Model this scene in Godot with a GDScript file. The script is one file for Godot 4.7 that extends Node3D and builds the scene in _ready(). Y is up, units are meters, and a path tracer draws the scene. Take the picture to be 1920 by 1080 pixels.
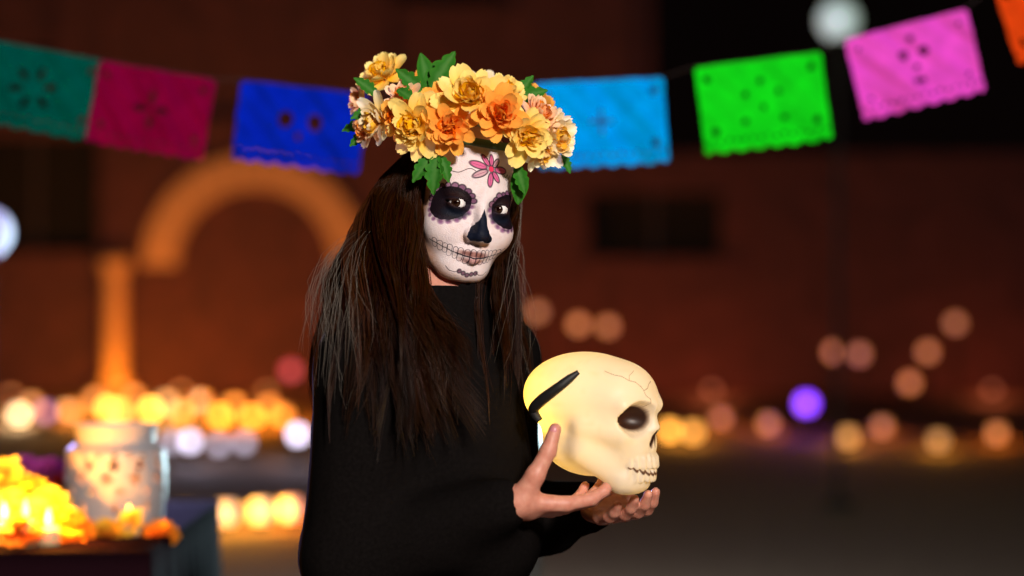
extends Node3D
# A night plaza on the Day of the Dead: a girl with a painted face and a crown of flowers holds a glowing skull.

const CAM := Vector3(0.0, 1.29, 2.73)
const HALF := 0.141176   # tangent of half the vertical view of an 85 mm lens
const YAW := 23.0

var rng := RandomNumberGenerator.new()
var used := {}
var M := {}

# ---------------------------------------------------------------- small helpers

func at(px: float, py: float, d: float) -> Vector3:
	var k := 2.0 * HALF * d / 1080.0
	return Vector3((px - 960.0) * k, CAM.y - (py - 540.0) * k, CAM.z - d)


func numbered(called: String) -> String:
	var k: int = used.get(called, 0)
	used[called] = k + 1
	return called if k == 0 else "%s_%03d" % [called, k]


func tag(o: Node3D, label := "", category := "", group := "", kind := "") -> Node3D:
	if label:
		o.set_meta("label", label)
	if category:
		o.set_meta("category", category)
	if group:
		o.set_meta("group", group)
	if kind:
		o.set_meta("kind", kind)
	return o


func thing(called: String, label: String, category: String, where := Vector3.ZERO, group := "") -> Node3D:
	var o := Node3D.new()
	o.name = numbered(called)
	add_child(o, true)
	o.position = where
	tag(o, label, category, group)
	return o


func part(called: String, mesh: Mesh, mat: Material, parent: Node = null) -> MeshInstance3D:
	var o := MeshInstance3D.new()
	o.mesh = mesh
	if mat:
		o.material_override = mat
	if parent == null:
		o.name = numbered(called)
		add_child(o, true)
	else:
		var k := 0
		for c in parent.get_children():
			if str(c.name) == called or str(c.name).begins_with(called + "_0") or str(c.name).begins_with(called + "_1") or str(c.name).begins_with(called + "_2"):
				k += 1
		o.name = called if k == 0 else "%s_%03d" % [called, k]
		parent.add_child(o, true)
	return o


func lin(r: float, g: float, b: float) -> Color:
	return Color(r, g, b).linear_to_srgb()


func mat(c: Color, rough := 0.7, vertex := false) -> StandardMaterial3D:
	var m := StandardMaterial3D.new()
	m.albedo_color = c
	m.roughness = rough
	m.vertex_color_use_as_albedo = vertex
	return m


func glow(c: Color, energy: float) -> StandardMaterial3D:
	var m := StandardMaterial3D.new()
	m.albedo_color = Color(0.9, 0.9, 0.9)
	m.emission_enabled = true
	m.emission = c
	m.emission_energy_multiplier = energy
	return m


func noise_tex(freq: float, a: Color, b: Color, size := 512, s := 1) -> NoiseTexture2D:
	var t := NoiseTexture2D.new()
	t.width = size
	t.height = size
	t.seamless = true
	t.generate_mipmaps = false
	var n := FastNoiseLite.new()
	n.seed = s
	n.frequency = freq
	n.fractal_octaves = 5
	t.noise = n
	var g := Gradient.new()
	g.set_color(0, a)
	g.set_color(1, b)
	t.color_ramp = g
	return t


func omni(where: Vector3, c: Color, energy: float, size: float, parent: Node = null, reach := 40.0) -> OmniLight3D:
	var l := OmniLight3D.new()
	l.name = "lamp_light"
	l.light_color = c
	l.light_energy = energy
	l.light_size = size
	l.omni_range = reach
	l.omni_attenuation = 2.0
	l.shadow_enabled = true
	(parent if parent else self).add_child(l, true)
	l.position = where
	return l


class B:
	var v := PackedVector3Array()
	var uv := PackedVector2Array()
	var c := PackedColorArray()
	var i := PackedInt32Array()
	var tint := Color.WHITE
	var xf := Transform3D()

	func vert(p: Vector3, u := Vector2.ZERO) -> int:
		v.append(xf * p)
		uv.append(u)
		c.append(tint)
		return v.size() - 1

	func tri(a: int, b: int, d: int) -> void:
		i.append(a)
		i.append(b)
		i.append(d)

	func quad(a: int, b: int, d: int, e: int) -> void:
		tri(a, b, d)
		tri(a, d, e)

	func flat(a: Vector3, b: Vector3, d: Vector3, e: Vector3) -> void:
		var k := vert(a, Vector2(0, 0))
		vert(b, Vector2(1, 0))
		vert(d, Vector2(1, 1))
		vert(e, Vector2(0, 1))
		quad(k, k + 1, k + 2, k + 3)

	func box(lo: Vector3, hi: Vector3, e := 0.004) -> void:
		# a box with chamfered edges
		var m := (lo + hi) / 2.0
		var h := (hi - lo) / 2.0
		e = minf(e, minf(h.x, minf(h.y, h.z)) * 0.5)
		var ax: Array[Vector3] = [Vector3.RIGHT, Vector3.UP, Vector3.BACK]
		for k in 3:
			var n := ax[k]
			var a := ax[(k + 1) % 3]
			var b := ax[(k + 2) % 3]
			for s in [-1.0, 1.0]:
				var o: Vector3 = m + n * h[k] * s
				var aa := a * (h[(k + 1) % 3] - e)
				var bb := b * (h[(k + 2) % 3] - e)
				if s > 0:
					flat(o - aa - bb, o - aa + bb, o + aa + bb, o + aa - bb)
				else:
					flat(o - aa - bb, o + aa - bb, o + aa + bb, o - aa + bb)
			# the four edges that run along n
			for s in [-1.0, 1.0]:
				for t in [-1.0, 1.0]:
					var ea: Vector3 = a * h[(k + 1) % 3] * s + b * (h[(k + 2) % 3] - e) * t
					var eb: Vector3 = a * (h[(k + 1) % 3] - e) * s + b * h[(k + 2) % 3] * t
					var l := n * (h[k] - e)
					if s * t > 0:
						flat(m + ea - l, m + eb - l, m + eb + l, m + ea + l)
					else:
						flat(m + ea - l, m + ea + l, m + eb + l, m + eb - l)

	func tube(path: Array, radii: Array, sides := 8) -> void:
		var n := path.size()
		var first := v.size()
		var up := Vector3(0.31, 0.87, 0.38).normalized()
		for k in n:
			var d: Vector3 = (path[mini(k + 1, n - 1)] - path[maxi(k - 1, 0)]).normalized()
			var a := up.cross(d).normalized()
			if a.length() < 0.1:
				a = d.cross(Vector3.RIGHT).normalized()
			var b := d.cross(a).normalized()
			for s in sides:
				var t := TAU * s / sides
				vert(path[k] + (a * cos(t) + b * sin(t)) * radii[k], Vector2(float(s) / sides, float(k) / n))
		for k in n - 1:
			for s in sides:
				var p := first + k * sides + s
				var q := first + k * sides + (s + 1) % sides
				quad(p, p + sides, q + sides, q)
		for k in [0, n - 1]:
			var mid := vert(path[k])
			for s in sides:
				var p: int = first + k * sides + s
				var q: int = first + k * sides + (s + 1) % sides
				if k == 0:
					tri(mid, p, q)
				else:
					tri(mid, q, p)

	func lathe(profile: Array, sides := 24, centre := Vector3.ZERO) -> void:
		var first := v.size()
		for k in profile.size():
			for s in sides + 1:
				var t := TAU * s / sides
				vert(centre + Vector3(profile[k].x * sin(t), profile[k].y, profile[k].x * cos(t)), Vector2(float(s) / sides, float(k) / profile.size()))
		for k in profile.size() - 1:
			for s in sides:
				var p := first + k * (sides + 1) + s
				quad(p, p + sides + 1, p + sides + 2, p + 1)

	func ball(centre: Vector3, r: Vector3, sides := 20, rows := 12) -> void:
		var first := v.size()
		for k in rows + 1:
			var e := PI * k / rows
			for s in sides + 1:
				var t := TAU * s / sides
				vert(centre + Vector3(r.x * sin(e) * sin(t), -r.y * cos(e), r.z * sin(e) * cos(t)), Vector2(float(s) / sides, float(k) / rows))
		for k in rows:
			for s in sides:
				var p := first + k * (sides + 1) + s
				quad(p, p + sides + 1, p + sides + 2, p + 1)

	func arrays() -> Array:
		var n := PackedVector3Array()
		n.resize(v.size())
		# vertices on one spot share a normal along seams of lathes only when they are the same vertex
		for k in range(0, i.size(), 3):
			var w := (v[i[k + 2]] - v[i[k]]).cross(v[i[k + 1]] - v[i[k]])
			n[i[k]] += w
			n[i[k + 1]] += w
			n[i[k + 2]] += w
		for k in n.size():
			n[k] = n[k].normalized() if n[k].length_squared() > 1e-24 else Vector3.UP
		var a := []
		a.resize(Mesh.ARRAY_MAX)
		a[Mesh.ARRAY_VERTEX] = v
		a[Mesh.ARRAY_NORMAL] = n
		a[Mesh.ARRAY_TEX_UV] = uv
		a[Mesh.ARRAY_COLOR] = c
		a[Mesh.ARRAY_INDEX] = i
		return a

	func done(into: ArrayMesh = null) -> ArrayMesh:
		var m := into if into else ArrayMesh.new()
		m.add_surface_from_arrays(Mesh.PRIMITIVE_TRIANGLES, arrays())
		return m


# ---------------------------------------------------------------- fields and surface nets

class Field:
	var o: Vector3
	var h: float
	var nx: int
	var ny: int
	var nz: int
	var f := PackedFloat32Array()

	func _init(lo: Vector3, hi: Vector3, cell: float) -> void:
		o = lo
		h = cell
		nx = int((hi.x - lo.x) / cell) + 2
		ny = int((hi.y - lo.y) / cell) + 2
		nz = int((hi.z - lo.z) / cell) + 2
		f.resize(nx * ny * nz)
		f.fill(1.0)

	func bone(a: Vector3, b: Vector3, ra: float, rb: float, k := 0.01) -> void:
		var m := maxf(ra, rb) + k + 2.5 * h
		var lo := ((a.min(b) - Vector3.ONE * m - o) / h).floor()
		var hi := ((a.max(b) + Vector3.ONE * m - o) / h).ceil()
		var ab := b - a
		var inv := 1.0 / maxf(ab.length_squared(), 1e-12)
		for z in range(maxi(0, int(lo.z)), mini(nz, int(hi.z) + 1)):
			for y in range(maxi(0, int(lo.y)), mini(ny, int(hi.y) + 1)):
				for x in range(maxi(0, int(lo.x)), mini(nx, int(hi.x) + 1)):
					var p := o + Vector3(x, y, z) * h
					var t := clampf((p - a).dot(ab) * inv, 0.0, 1.0)
					var d := p.distance_to(a + ab * t) - lerpf(ra, rb, t)
					var at_ := x + nx * (y + ny * z)
					var e := f[at_]
					var w := maxf(k - absf(d - e), 0.0) / k
					f[at_] = minf(d, e) - w * w * k * 0.25

	func oval(c: Vector3, basis: Basis, r: Vector3, k := 0.01) -> void:
		var m := maxf(r.x, maxf(r.y, r.z)) + k + 2.5 * h
		var lo := ((c - Vector3.ONE * m - o) / h).floor()
		var hi := ((c + Vector3.ONE * m - o) / h).ceil()
		var inv := basis.inverse()
		for z in range(maxi(0, int(lo.z)), mini(nz, int(hi.z) + 1)):
			for y in range(maxi(0, int(lo.y)), mini(ny, int(hi.y) + 1)):
				for x in range(maxi(0, int(lo.x)), mini(nx, int(hi.x) + 1)):
					var q := inv * (o + Vector3(x, y, z) * h - c)
					var k0 := (q / r).length()
					var k1 := (q / (r * r)).length()
					var d := k0 * (k0 - 1.0) / maxf(k1, 1e-9)
					var at_ := x + nx * (y + ny * z)
					var e := f[at_]
					var w := maxf(k - absf(d - e), 0.0) / k
					f[at_] = minf(d, e) - w * w * k * 0.25

	func nets(b: B) -> void:
		var ids := PackedInt32Array()
		ids.resize(f.size())
		ids.fill(-1)
		var off: Array[int] = [0, 1, nx, nx + 1, nx * ny, nx * ny + 1, nx * ny + nx, nx * ny + nx + 1]
		var edges := [[0, 1], [2, 3], [4, 5], [6, 7], [0, 2], [1, 3], [4, 6], [5, 7], [0, 4], [1, 5], [2, 6], [3, 7]]
		for z in nz - 1:
			for y in ny - 1:
				for x in nx - 1:
					var s := x + nx * (y + ny * z)
					var inside := 0
					for k in 8:
						if f[s + off[k]] < 0.0:
							inside += 1
					if inside == 0 or inside == 8:
						continue
					var sum := Vector3.ZERO
					var count := 0
					for e in edges:
						var fa := f[s + off[e[0]]]
						var fb := f[s + off[e[1]]]
						if (fa < 0.0) != (fb < 0.0):
							var t := fa / (fa - fb)
							var pa := Vector3(e[0] & 1, (e[0] >> 1) & 1, (e[0] >> 2) & 1)
							var pb := Vector3(e[1] & 1, (e[1] >> 1) & 1, (e[1] >> 2) & 1)
							sum += pa.lerp(pb, t)
							count += 1
					ids[s] = b.vert(o + (Vector3(x, y, z) + sum / count) * h)
		for z in range(1, nz - 1):
			for y in range(1, ny - 1):
				for x in range(1, nx - 1):
					var s := x + nx * (y + ny * z)
					var here := f[s] < 0.0
					if here != (f[s + 1] < 0.0):
						put(b, ids, s, nx, nx * ny, here)
					if here != (f[s + nx] < 0.0):
						put(b, ids, s, nx * ny, 1, here)
					if here != (f[s + nx * ny] < 0.0):
						put(b, ids, s, 1, nx, here)

	func put(b: B, ids: PackedInt32Array, s: int, u: int, w: int, here: bool) -> void:
		var q := [ids[s], ids[s - u], ids[s - u - w], ids[s - w]]
		if q.min() < 0:
			return
		if here:
			b.quad(q[0], q[3], q[2], q[1])
		else:
			b.quad(q[0], q[1], q[2], q[3])


func smin(a: float, b: float, k: float) -> float:
	var w := maxf(k - absf(a - b), 0.0) / k
	return minf(a, b) - w * w * k * 0.25


func ell(p: Vector3, c: Vector3, r: Vector3) -> float:
	var q := p - c
	var k0 := (q / r).length()
	return k0 * (k0 - 1.0) / maxf((q / (r * r)).length(), 1e-9)


func cap(p: Vector3, a: Vector3, b: Vector3, ra: float, rb: float) -> float:
	var ab := b - a
	var t := clampf((p - a).dot(ab) / ab.length_squared(), 0.0, 1.0)
	return p.distance_to(a + ab * t) - lerpf(ra, rb, t)


# ---------------------------------------------------------------- painting on textures (flat paint on skin, print, cracks)

class Paint:
	var im: Image
	var w: int
	var h: int
	var to: Callable

	func _init(width: int, height: int, c: Color, mapping: Callable) -> void:
		w = width
		h = height
		im = Image.create(w, h, false, Image.FORMAT_RGB8)
		im.fill(c)
		to = mapping

	func mixed(x: int, y: int, c: Color, a: float) -> void:
		if x >= 0 and y >= 0 and x < w and y < h and a > 0.0:
			im.set_pixel(x, y, im.get_pixel(x, y).lerp(c, minf(a, 1.0)))

	func dab(p: Vector2, rx: float, ry: float, c: Color, a := 1.0, soft := 0.25, turn := 0.0) -> void:
		var m: Vector2 = to.call(p)
		var e: Vector2 = (to.call(p + Vector2(1, -1)) - m).abs()
		var big := maxf(rx, ry)
		for y in range(int(m.y - big * e.y) - 1, int(m.y + big * e.y) + 2):
			for x in range(int(m.x - big * e.x) - 1, int(m.x + big * e.x) + 2):
				var q := Vector2((x - m.x) / e.x, -(y - m.y) / e.y).rotated(-turn)
				var d := Vector2(q.x / rx, q.y / ry).length()
				mixed(x, y, c, a * clampf((1.0 - d) / soft, 0.0, 1.0))

	func line(pts: Array, width: float, c: Color, a := 1.0) -> void:
		for k in pts.size() - 1:
			var p: Vector2 = pts[k]
			var q: Vector2 = pts[k + 1]
			var n := maxi(1, int(p.distance_to(q) / (width * 0.4)))
			for j in n + 1:
				dab(p.lerp(q, float(j) / n), width * 0.5, width * 0.5, c, a, 0.6)

	func poly(pts: Array, c: Color, a := 1.0) -> void:
		var q := PackedVector2Array()
		for p in pts:
			q.append(to.call(p))
		var lo := q[0]
		var hi := q[0]
		for p in q:
			lo = lo.min(p)
			hi = hi.max(p)
		for y in range(int(lo.y), int(hi.y) + 2):
			for x in range(int(lo.x), int(hi.x) + 2):
				if Geometry2D.is_point_in_polygon(Vector2(x, y), q):
					mixed(x, y, c, a)


# ---------------------------------------------------------------- the scene

func _ready() -> void:
	rng.seed = 11
	# camera
	var cam := Camera3D.new()
	cam.name = "camera"
	add_child(cam)
	cam.position = CAM
	var lens := CameraAttributesPhysical.new()
	lens.frustum_focal_length = 85.0
	lens.frustum_focus_distance = 2.73
	lens.frustum_near = 0.05
	lens.frustum_far = 200.0
	lens.exposure_aperture = 1.9
	cam.attributes = lens
	cam.current = true
	# night sky
	var sky := ProceduralSkyMaterial.new()
	sky.sky_top_color = lin(0.0008, 0.0006, 0.0007)
	sky.sky_horizon_color = lin(0.0022, 0.0010, 0.0008)
	sky.ground_horizon_color = lin(0.0015, 0.0008, 0.0006)
	sky.ground_bottom_color = lin(0.001, 0.0006, 0.0005)
	var env := Environment.new()
	env.background_mode = Environment.BG_SKY
	env.sky = Sky.new()
	env.sky.sky_material = sky
	env.tonemap_mode = Environment.TONE_MAPPER_LINEAR
	env.tonemap_exposure = 1.0
	env.sdfgi_enabled = true
	env.ssao_enabled = true
	env.ssil_enabled = true
	var we := WorldEnvironment.new()
	we.name = "world_environment"
	we.environment = env
	add_child(we)
	# the moon
	var moon := DirectionalLight3D.new()
	moon.name = "moon_light"
	moon.light_color = Color(0.8, 0.85, 1.0)
	moon.light_energy = 0.004
	moon.light_angular_distance = 0.5
	moon.shadow_enabled = true
	moon.rotation_degrees = Vector3(-50, 35, 0)
	add_child(moon)
	# the plaza lamp by which the picture was taken, behind the camera
	plaza_lamp()

	setting()
	lights_of_the_plaza()
	papel_picado()
	table()
	skull()
	person()
	crown()


func plaza_lamp() -> void:
	var c := Vector3(0.95, 2.62, 3.75)
	var t := thing("street_lamp", "black street lamp post with a round warm white globe behind the camera", "street lamp", Vector3(c.x, 0, c.z))
	var iron := mat(lin(0.02, 0.02, 0.022), 0.5)
	var b := B.new()
	b.lathe([Vector2(0, 0), Vector2(0.13, 0), Vector2(0.13, 0.12), Vector2(0.07, 0.18), Vector2(0.05, 0.5), Vector2(0.035, 2.3), Vector2(0.06, 2.36), Vector2(0.06, 2.4), Vector2(0, 2.4)])
	part("post", b.done(), iron, t)
	b = B.new()
	b.ball(Vector3(0, c.y, 0), Vector3.ONE * 0.22, 28, 18)
	part("lamp_globe", b.done(), glow(Color(1.0, 0.9, 0.8), 8.0), t)
	omni(Vector3(0, c.y, 0), Color(1.0, 0.94, 0.89), 24.0, 0.22, t)


func setting() -> void:
	# ground
	var b := B.new()
	var n := 24
	for z in n + 1:
		for x in n + 1:
			b.vert(Vector3(lerpf(-90, 90, float(x) / n), 0, lerpf(30, -150, float(z) / n)), Vector2(x, z))
	for z in n:
		for x in n:
			var p := z * (n + 1) + x
			b.quad(p, p + n + 1, p + n + 2, p + 1)
	var gm := mat(Color.WHITE, 0.92)
	gm.metallic_specular = 0.25
	gm.albedo_texture = noise_tex(0.02, lin(0.07, 0.038, 0.02), lin(0.13, 0.075, 0.04), 1024, 3)
	gm.uv1_triplanar = true
	gm.uv1_world_triplanar = true
	gm.uv1_scale = Vector3.ONE * 0.35
	tag(part("ground", b.done(), gm), "wide stone pavement of the plaza under warm light", "ground", "", "structure")

	# the building across the plaza
	var t := thing("arcade_building", "dark red colonial building with a lit stone arch across the plaza", "building", Vector3(0, 0, CAM.z - 25.0))
	M.plaster = mat(Color.WHITE, 0.9)
	M.plaster.albedo_texture = noise_tex(0.012, lin(0.036, 0.010, 0.0065), lin(0.085, 0.025, 0.016), 512, 7)
	M.plaster.uv1_triplanar = true
	M.plaster.uv1_scale = Vector3.ONE * 0.4
	M.stone = mat(Color.WHITE, 0.85)
	M.stone.albedo_texture = noise_tex(0.03, lin(0.36, 0.20, 0.07), lin(0.5, 0.30, 0.12), 512, 8)
	M.stone.uv1_triplanar = true
	M.stone.uv1_scale = Vector3.ONE * 0.6
	M.dark = mat(lin(0.014, 0.012, 0.008), 0.9)
	M.dark.metallic_specular = 0.15
	var k := 2.0 * HALF * 25.0 / 1080.0
	var wall := CSGBox3D.new()
	wall.name = "wall"
	wall.size = Vector3(20.73, 9.0, 1.0)
	wall.position = Vector3(-8.635, 4.5, -0.5)
	wall.material = M.plaster
	t.add_child(wall, true)
	# the lower wing to the right
	var wing := CSGBox3D.new()
	wing.name = "wing_wall"
	wing.size = Vector3(16.0, 2.75, 1.0)
	wing.material = M.plaster
	wall.add_child(wing, true)
	wing.position = Vector3(9.5, 1.375, -0.5) - wall.position
	# openings: lunettes over the doors and windows beside them
	var arches := [480.0, -330.0]
	for px in arches:
		var x: float = (px - 960.0) * k
		var spring := CAM.y + 40.0 * k
		var hole := CSGCylinder3D.new()
		hole.name = "arch_opening"
		hole.operation = CSGShape3D.OPERATION_SUBTRACTION
		hole.radius = 145 * k
		hole.height = 0.9
		hole.sides = 40
		hole.material = M.plaster
		wall.add_child(hole, true)
		hole.rotation_degrees.x = 90
		hole.position = Vector3(x, spring, 0.5 - 0.0) - wall.position
		# half the drum is closed again below the springing
		b = B.new()
		b.box(Vector3(x - 150 * k, 0.0, -0.44), Vector3(x + 150 * k, spring, -0.05), 0.02)
		part("door_wall", b.done(), M.plaster, t)
		# stone ring of the arch, stone by stone
		var stones := 15
		for s in stones:
			var a0 := PI * s / stones + 0.006
			var a1 := PI * (s + 1) / stones - 0.006
			b = B.new()
			var r0 := 145 * k
			var r1 := 210 * k
			var front := 0.16 + 0.012 * (s % 2)
			var steps := 3
			for j in steps:
				var u := lerpf(a0, a1, float(j) / steps)
				var w := lerpf(a0, a1, float(j + 1) / steps)
				var du := Vector3(cos(u), sin(u), 0)
				var dw := Vector3(cos(w), sin(w), 0)
				var o := Vector3(x, spring, 0)
				var f := Vector3(0, 0, front)
				var back := Vector3(0, 0, -0.35)
				b.flat(o + du * r0 + f, o + dw * r0 + f, o + dw * r1 + f, o + du * r1 + f)
				b.flat(o + du * r0 + back, o + dw * r0 + back, o + dw * r0 + f, o + du * r0 + f)
				b.flat(o + du * r1 + f, o + dw * r1 + f, o + dw * r1 + back, o + du * r1 + back)
				if j == 0:
					b.flat(o + du * r0 + back, o + du * r0 + f, o + du * r1 + f, o + du * r1 + back)
				if j == steps - 1:
					b.flat(o + dw * r0 + f, o + dw * r0 + back, o + dw * r1 + back, o + dw * r1 + f)
			part("arch_stone", b.done(), M.stone, t)
		b = B.new()
		b.box(Vector3(x - 150 * k, spring, -0.42), Vector3(x + 150 * k, spring + 150 * k, -0.36), 0.005)
		part("lunette_pane", b.done(), M.dark, t)
	# rectangular windows
	for r in [[1230.0, 420.0, 250.0, 120.0], [820.0, -160.0, 250.0, 330.0], [60.0, 280.0, 250.0, 380.0]]:
		var hole := CSGBox3D.new()
		hole.name = "window_opening"
		hole.operation = CSGShape3D.OPERATION_SUBTRACTION
		hole.size = Vector3(r[2] * k, r[3] * k, 0.7)
		hole.material = M.plaster
		wall.add_child(hole, true)
		var c := Vector3((r[0] - 960) * k, CAM.y - (r[1] - 540) * k, 0)
		hole.position = c - wall.position
		b = B.new()
		b.box(c + Vector3(-r[2] * k / 2, -r[3] * k / 2, -0.3), c + Vector3(r[2] * k / 2, r[3] * k / 2, -0.25), 0.005)
		var wn := part("window", b.done(), M.dark, t)
		b = B.new()
		b.box(c + Vector3(-0.03, -r[3] * k / 2, -0.25), c + Vector3(0.03, r[3] * k / 2, -0.2), 0.005)
		part("mullion", b.done(), mat(lin(0.03, 0.015, 0.01), 0.7), wn)
		b = B.new()
		b.box(c + Vector3(-r[2] * k / 2 - 0.08, -r[3] * k / 2 - 0.14, 0.002), c + Vector3(r[2] * k / 2 + 0.08, -r[3] * k / 2 - 0.02, 0.12), 0.01)
		part("sill", b.done(), M.plaster, t)
	# columns beside the doors
	for px in [225.0, 735.0]:
		var x: float = (px - 960.0) * k
		b = B.new()
		b.lathe([Vector2(0, 0), Vector2(0.22, 0), Vector2(0.22, 0.12), Vector2(0.16, 0.17), Vector2(0.135, 0.22), Vector2(0.125, 1.45), Vector2(0.16, 1.5), Vector2(0.19, 1.58), Vector2(0.19, 1.66), Vector2(0, 1.66)], 20, Vector3(x, 0, 0.32))
		part("column", b.done(), M.stone, t)
	# pilasters, plinth and cornice
	for px in [1140.0, 690.0, 150.0]:
		var x: float = (px - 960.0) * k
		b = B.new()
		b.box(Vector3(x - 0.3, 3.4, 0.004), Vector3(x + 0.3, 8.4, 0.14), 0.02)
		part("pilaster", b.done(), M.plaster, t)
	b = B.new()
	b.box(Vector3(-18.98, 3.14, 0.003), Vector3(1.72, 3.38, 0.2), 0.03)
	part("cornice", b.done(), M.plaster, t)
	b = B.new()
	b.box(Vector3(1.74, 2.753, -1.05), Vector3(17.5, 2.95, 0.16), 0.03)
	part("coping", b.done(), M.plaster, t)
	b = B.new()
	b.box(Vector3(-18.98, 8.4, 0.003), Vector3(1.72, 8.8, 0.35), 0.04)
	part("roof_cornice", b.done(), M.plaster, t)

	# uplights at the foot of the facade
	uplight(at(225, 733, 24.1), Color(1.0, 0.62, 0.14), 0.9, "small amber uplight at the foot of the lit column")
	uplight(at(340, 733, 23.7), Color(1.0, 0.50, 0.14), 0.75, "small amber uplight left of the door under the stone arch")
	uplight(at(500, 733, 23.6), Color(1.0, 0.50, 0.18), 0.7, "small amber uplight in front of the door under the stone arch")
	uplight(at(1335, 733, 23.9), Color(1.0, 0.48, 0.28), 0.9, "small amber uplight in front of the facade right of the skull")
	uplight(at(1080, 733, 23.9), Color(1.0, 0.46, 0.22), 0.7, "small amber uplight in front of the facade behind the skull")
	uplight(at(1860, 733, 23.9), Color(1.0, 0.48, 0.28), 0.8, "small amber uplight at the far right foot of the facade")
	uplight(at(20, 733, 22.8), Color(1.0, 0.40, 0.26), 0.25, "small amber uplight at the far left foot of the facade")


func uplight(where: Vector3, c: Color, e: float, label: String) -> void:
	var t := thing("uplight", label, "uplight", Vector3(where.x, 0, where.z), "uplights along the facade")
	var b := B.new()
	b.lathe([Vector2(0, 0), Vector2(0.09, 0), Vector2(0.09, 0.05), Vector2(0.06, 0.07), Vector2(0, 0.07)], 14)
	part("housing", b.done(), M.dark, t)
	b = B.new()
	b.ball(Vector3(0, 0.1, 0), Vector3(0.05, 0.035, 0.05), 14, 8)
	part("lamp_lens", b.done(), glow(c, 0.5), t)
	omni(Vector3(0, 0.1, 0), c, e, 0.03, t)


func globe(called: String, where: Vector3, r: float, c: Color, shine: float, e: float, label: String, category: String, group := "", post := true) -> void:
	var t := thing(called, label, category, Vector3(where.x, 0, where.z), group)
	var b := B.new()
	if post:
		b.lathe([Vector2(0, 0), Vector2(0.09, 0), Vector2(0.09, 0.03), Vector2(0.02, 0.06), Vector2(0.016, where.y - r * 1.15), Vector2(r * 0.45, where.y - r * 1.05), Vector2(r * 0.45, where.y - r * 0.9), Vector2(0, where.y - r * 0.9)], 14)
		part("post", b.done(), M.dark, t)
	b = B.new()
	b.ball(Vector3(0, where.y, 0), Vector3.ONE * r, 20, 14)
	part("lamp_globe", b.done(), glow(c, shine), t)
	if e > 0.0:
		omni(Vector3(0, where.y, 0), c, e, r, t)


func ground_candle(px: float, d: float, c: Color, shine: float, e: float, label: String) -> void:
	var w := at(px, 540, d)
	var t := thing("candle_jar", label, "candle", Vector3(w.x, 0, w.z), "candle jars on the plaza floor")
	var b := B.new()
	b.lathe([Vector2(0, 0), Vector2(0.05, 0), Vector2(0.052, 0.02), Vector2(0.05, 0.025), Vector2(0, 0.025)], 14)
	part("base", b.done(), M.dark, t)
	b = B.new()
	b.lathe([Vector2(0, 0.03), Vector2(0.046, 0.03), Vector2(0.052, 0.07), Vector2(0.05, 0.12), Vector2(0.038, 0.125), Vector2(0, 0.125)], 14)
	part("lit_candle_glass", b.done(), glow(c, shine), t)
	if e > 0.0:
		omni(Vector3(0, 0.08, 0), c, e, 0.03, t)


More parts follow.
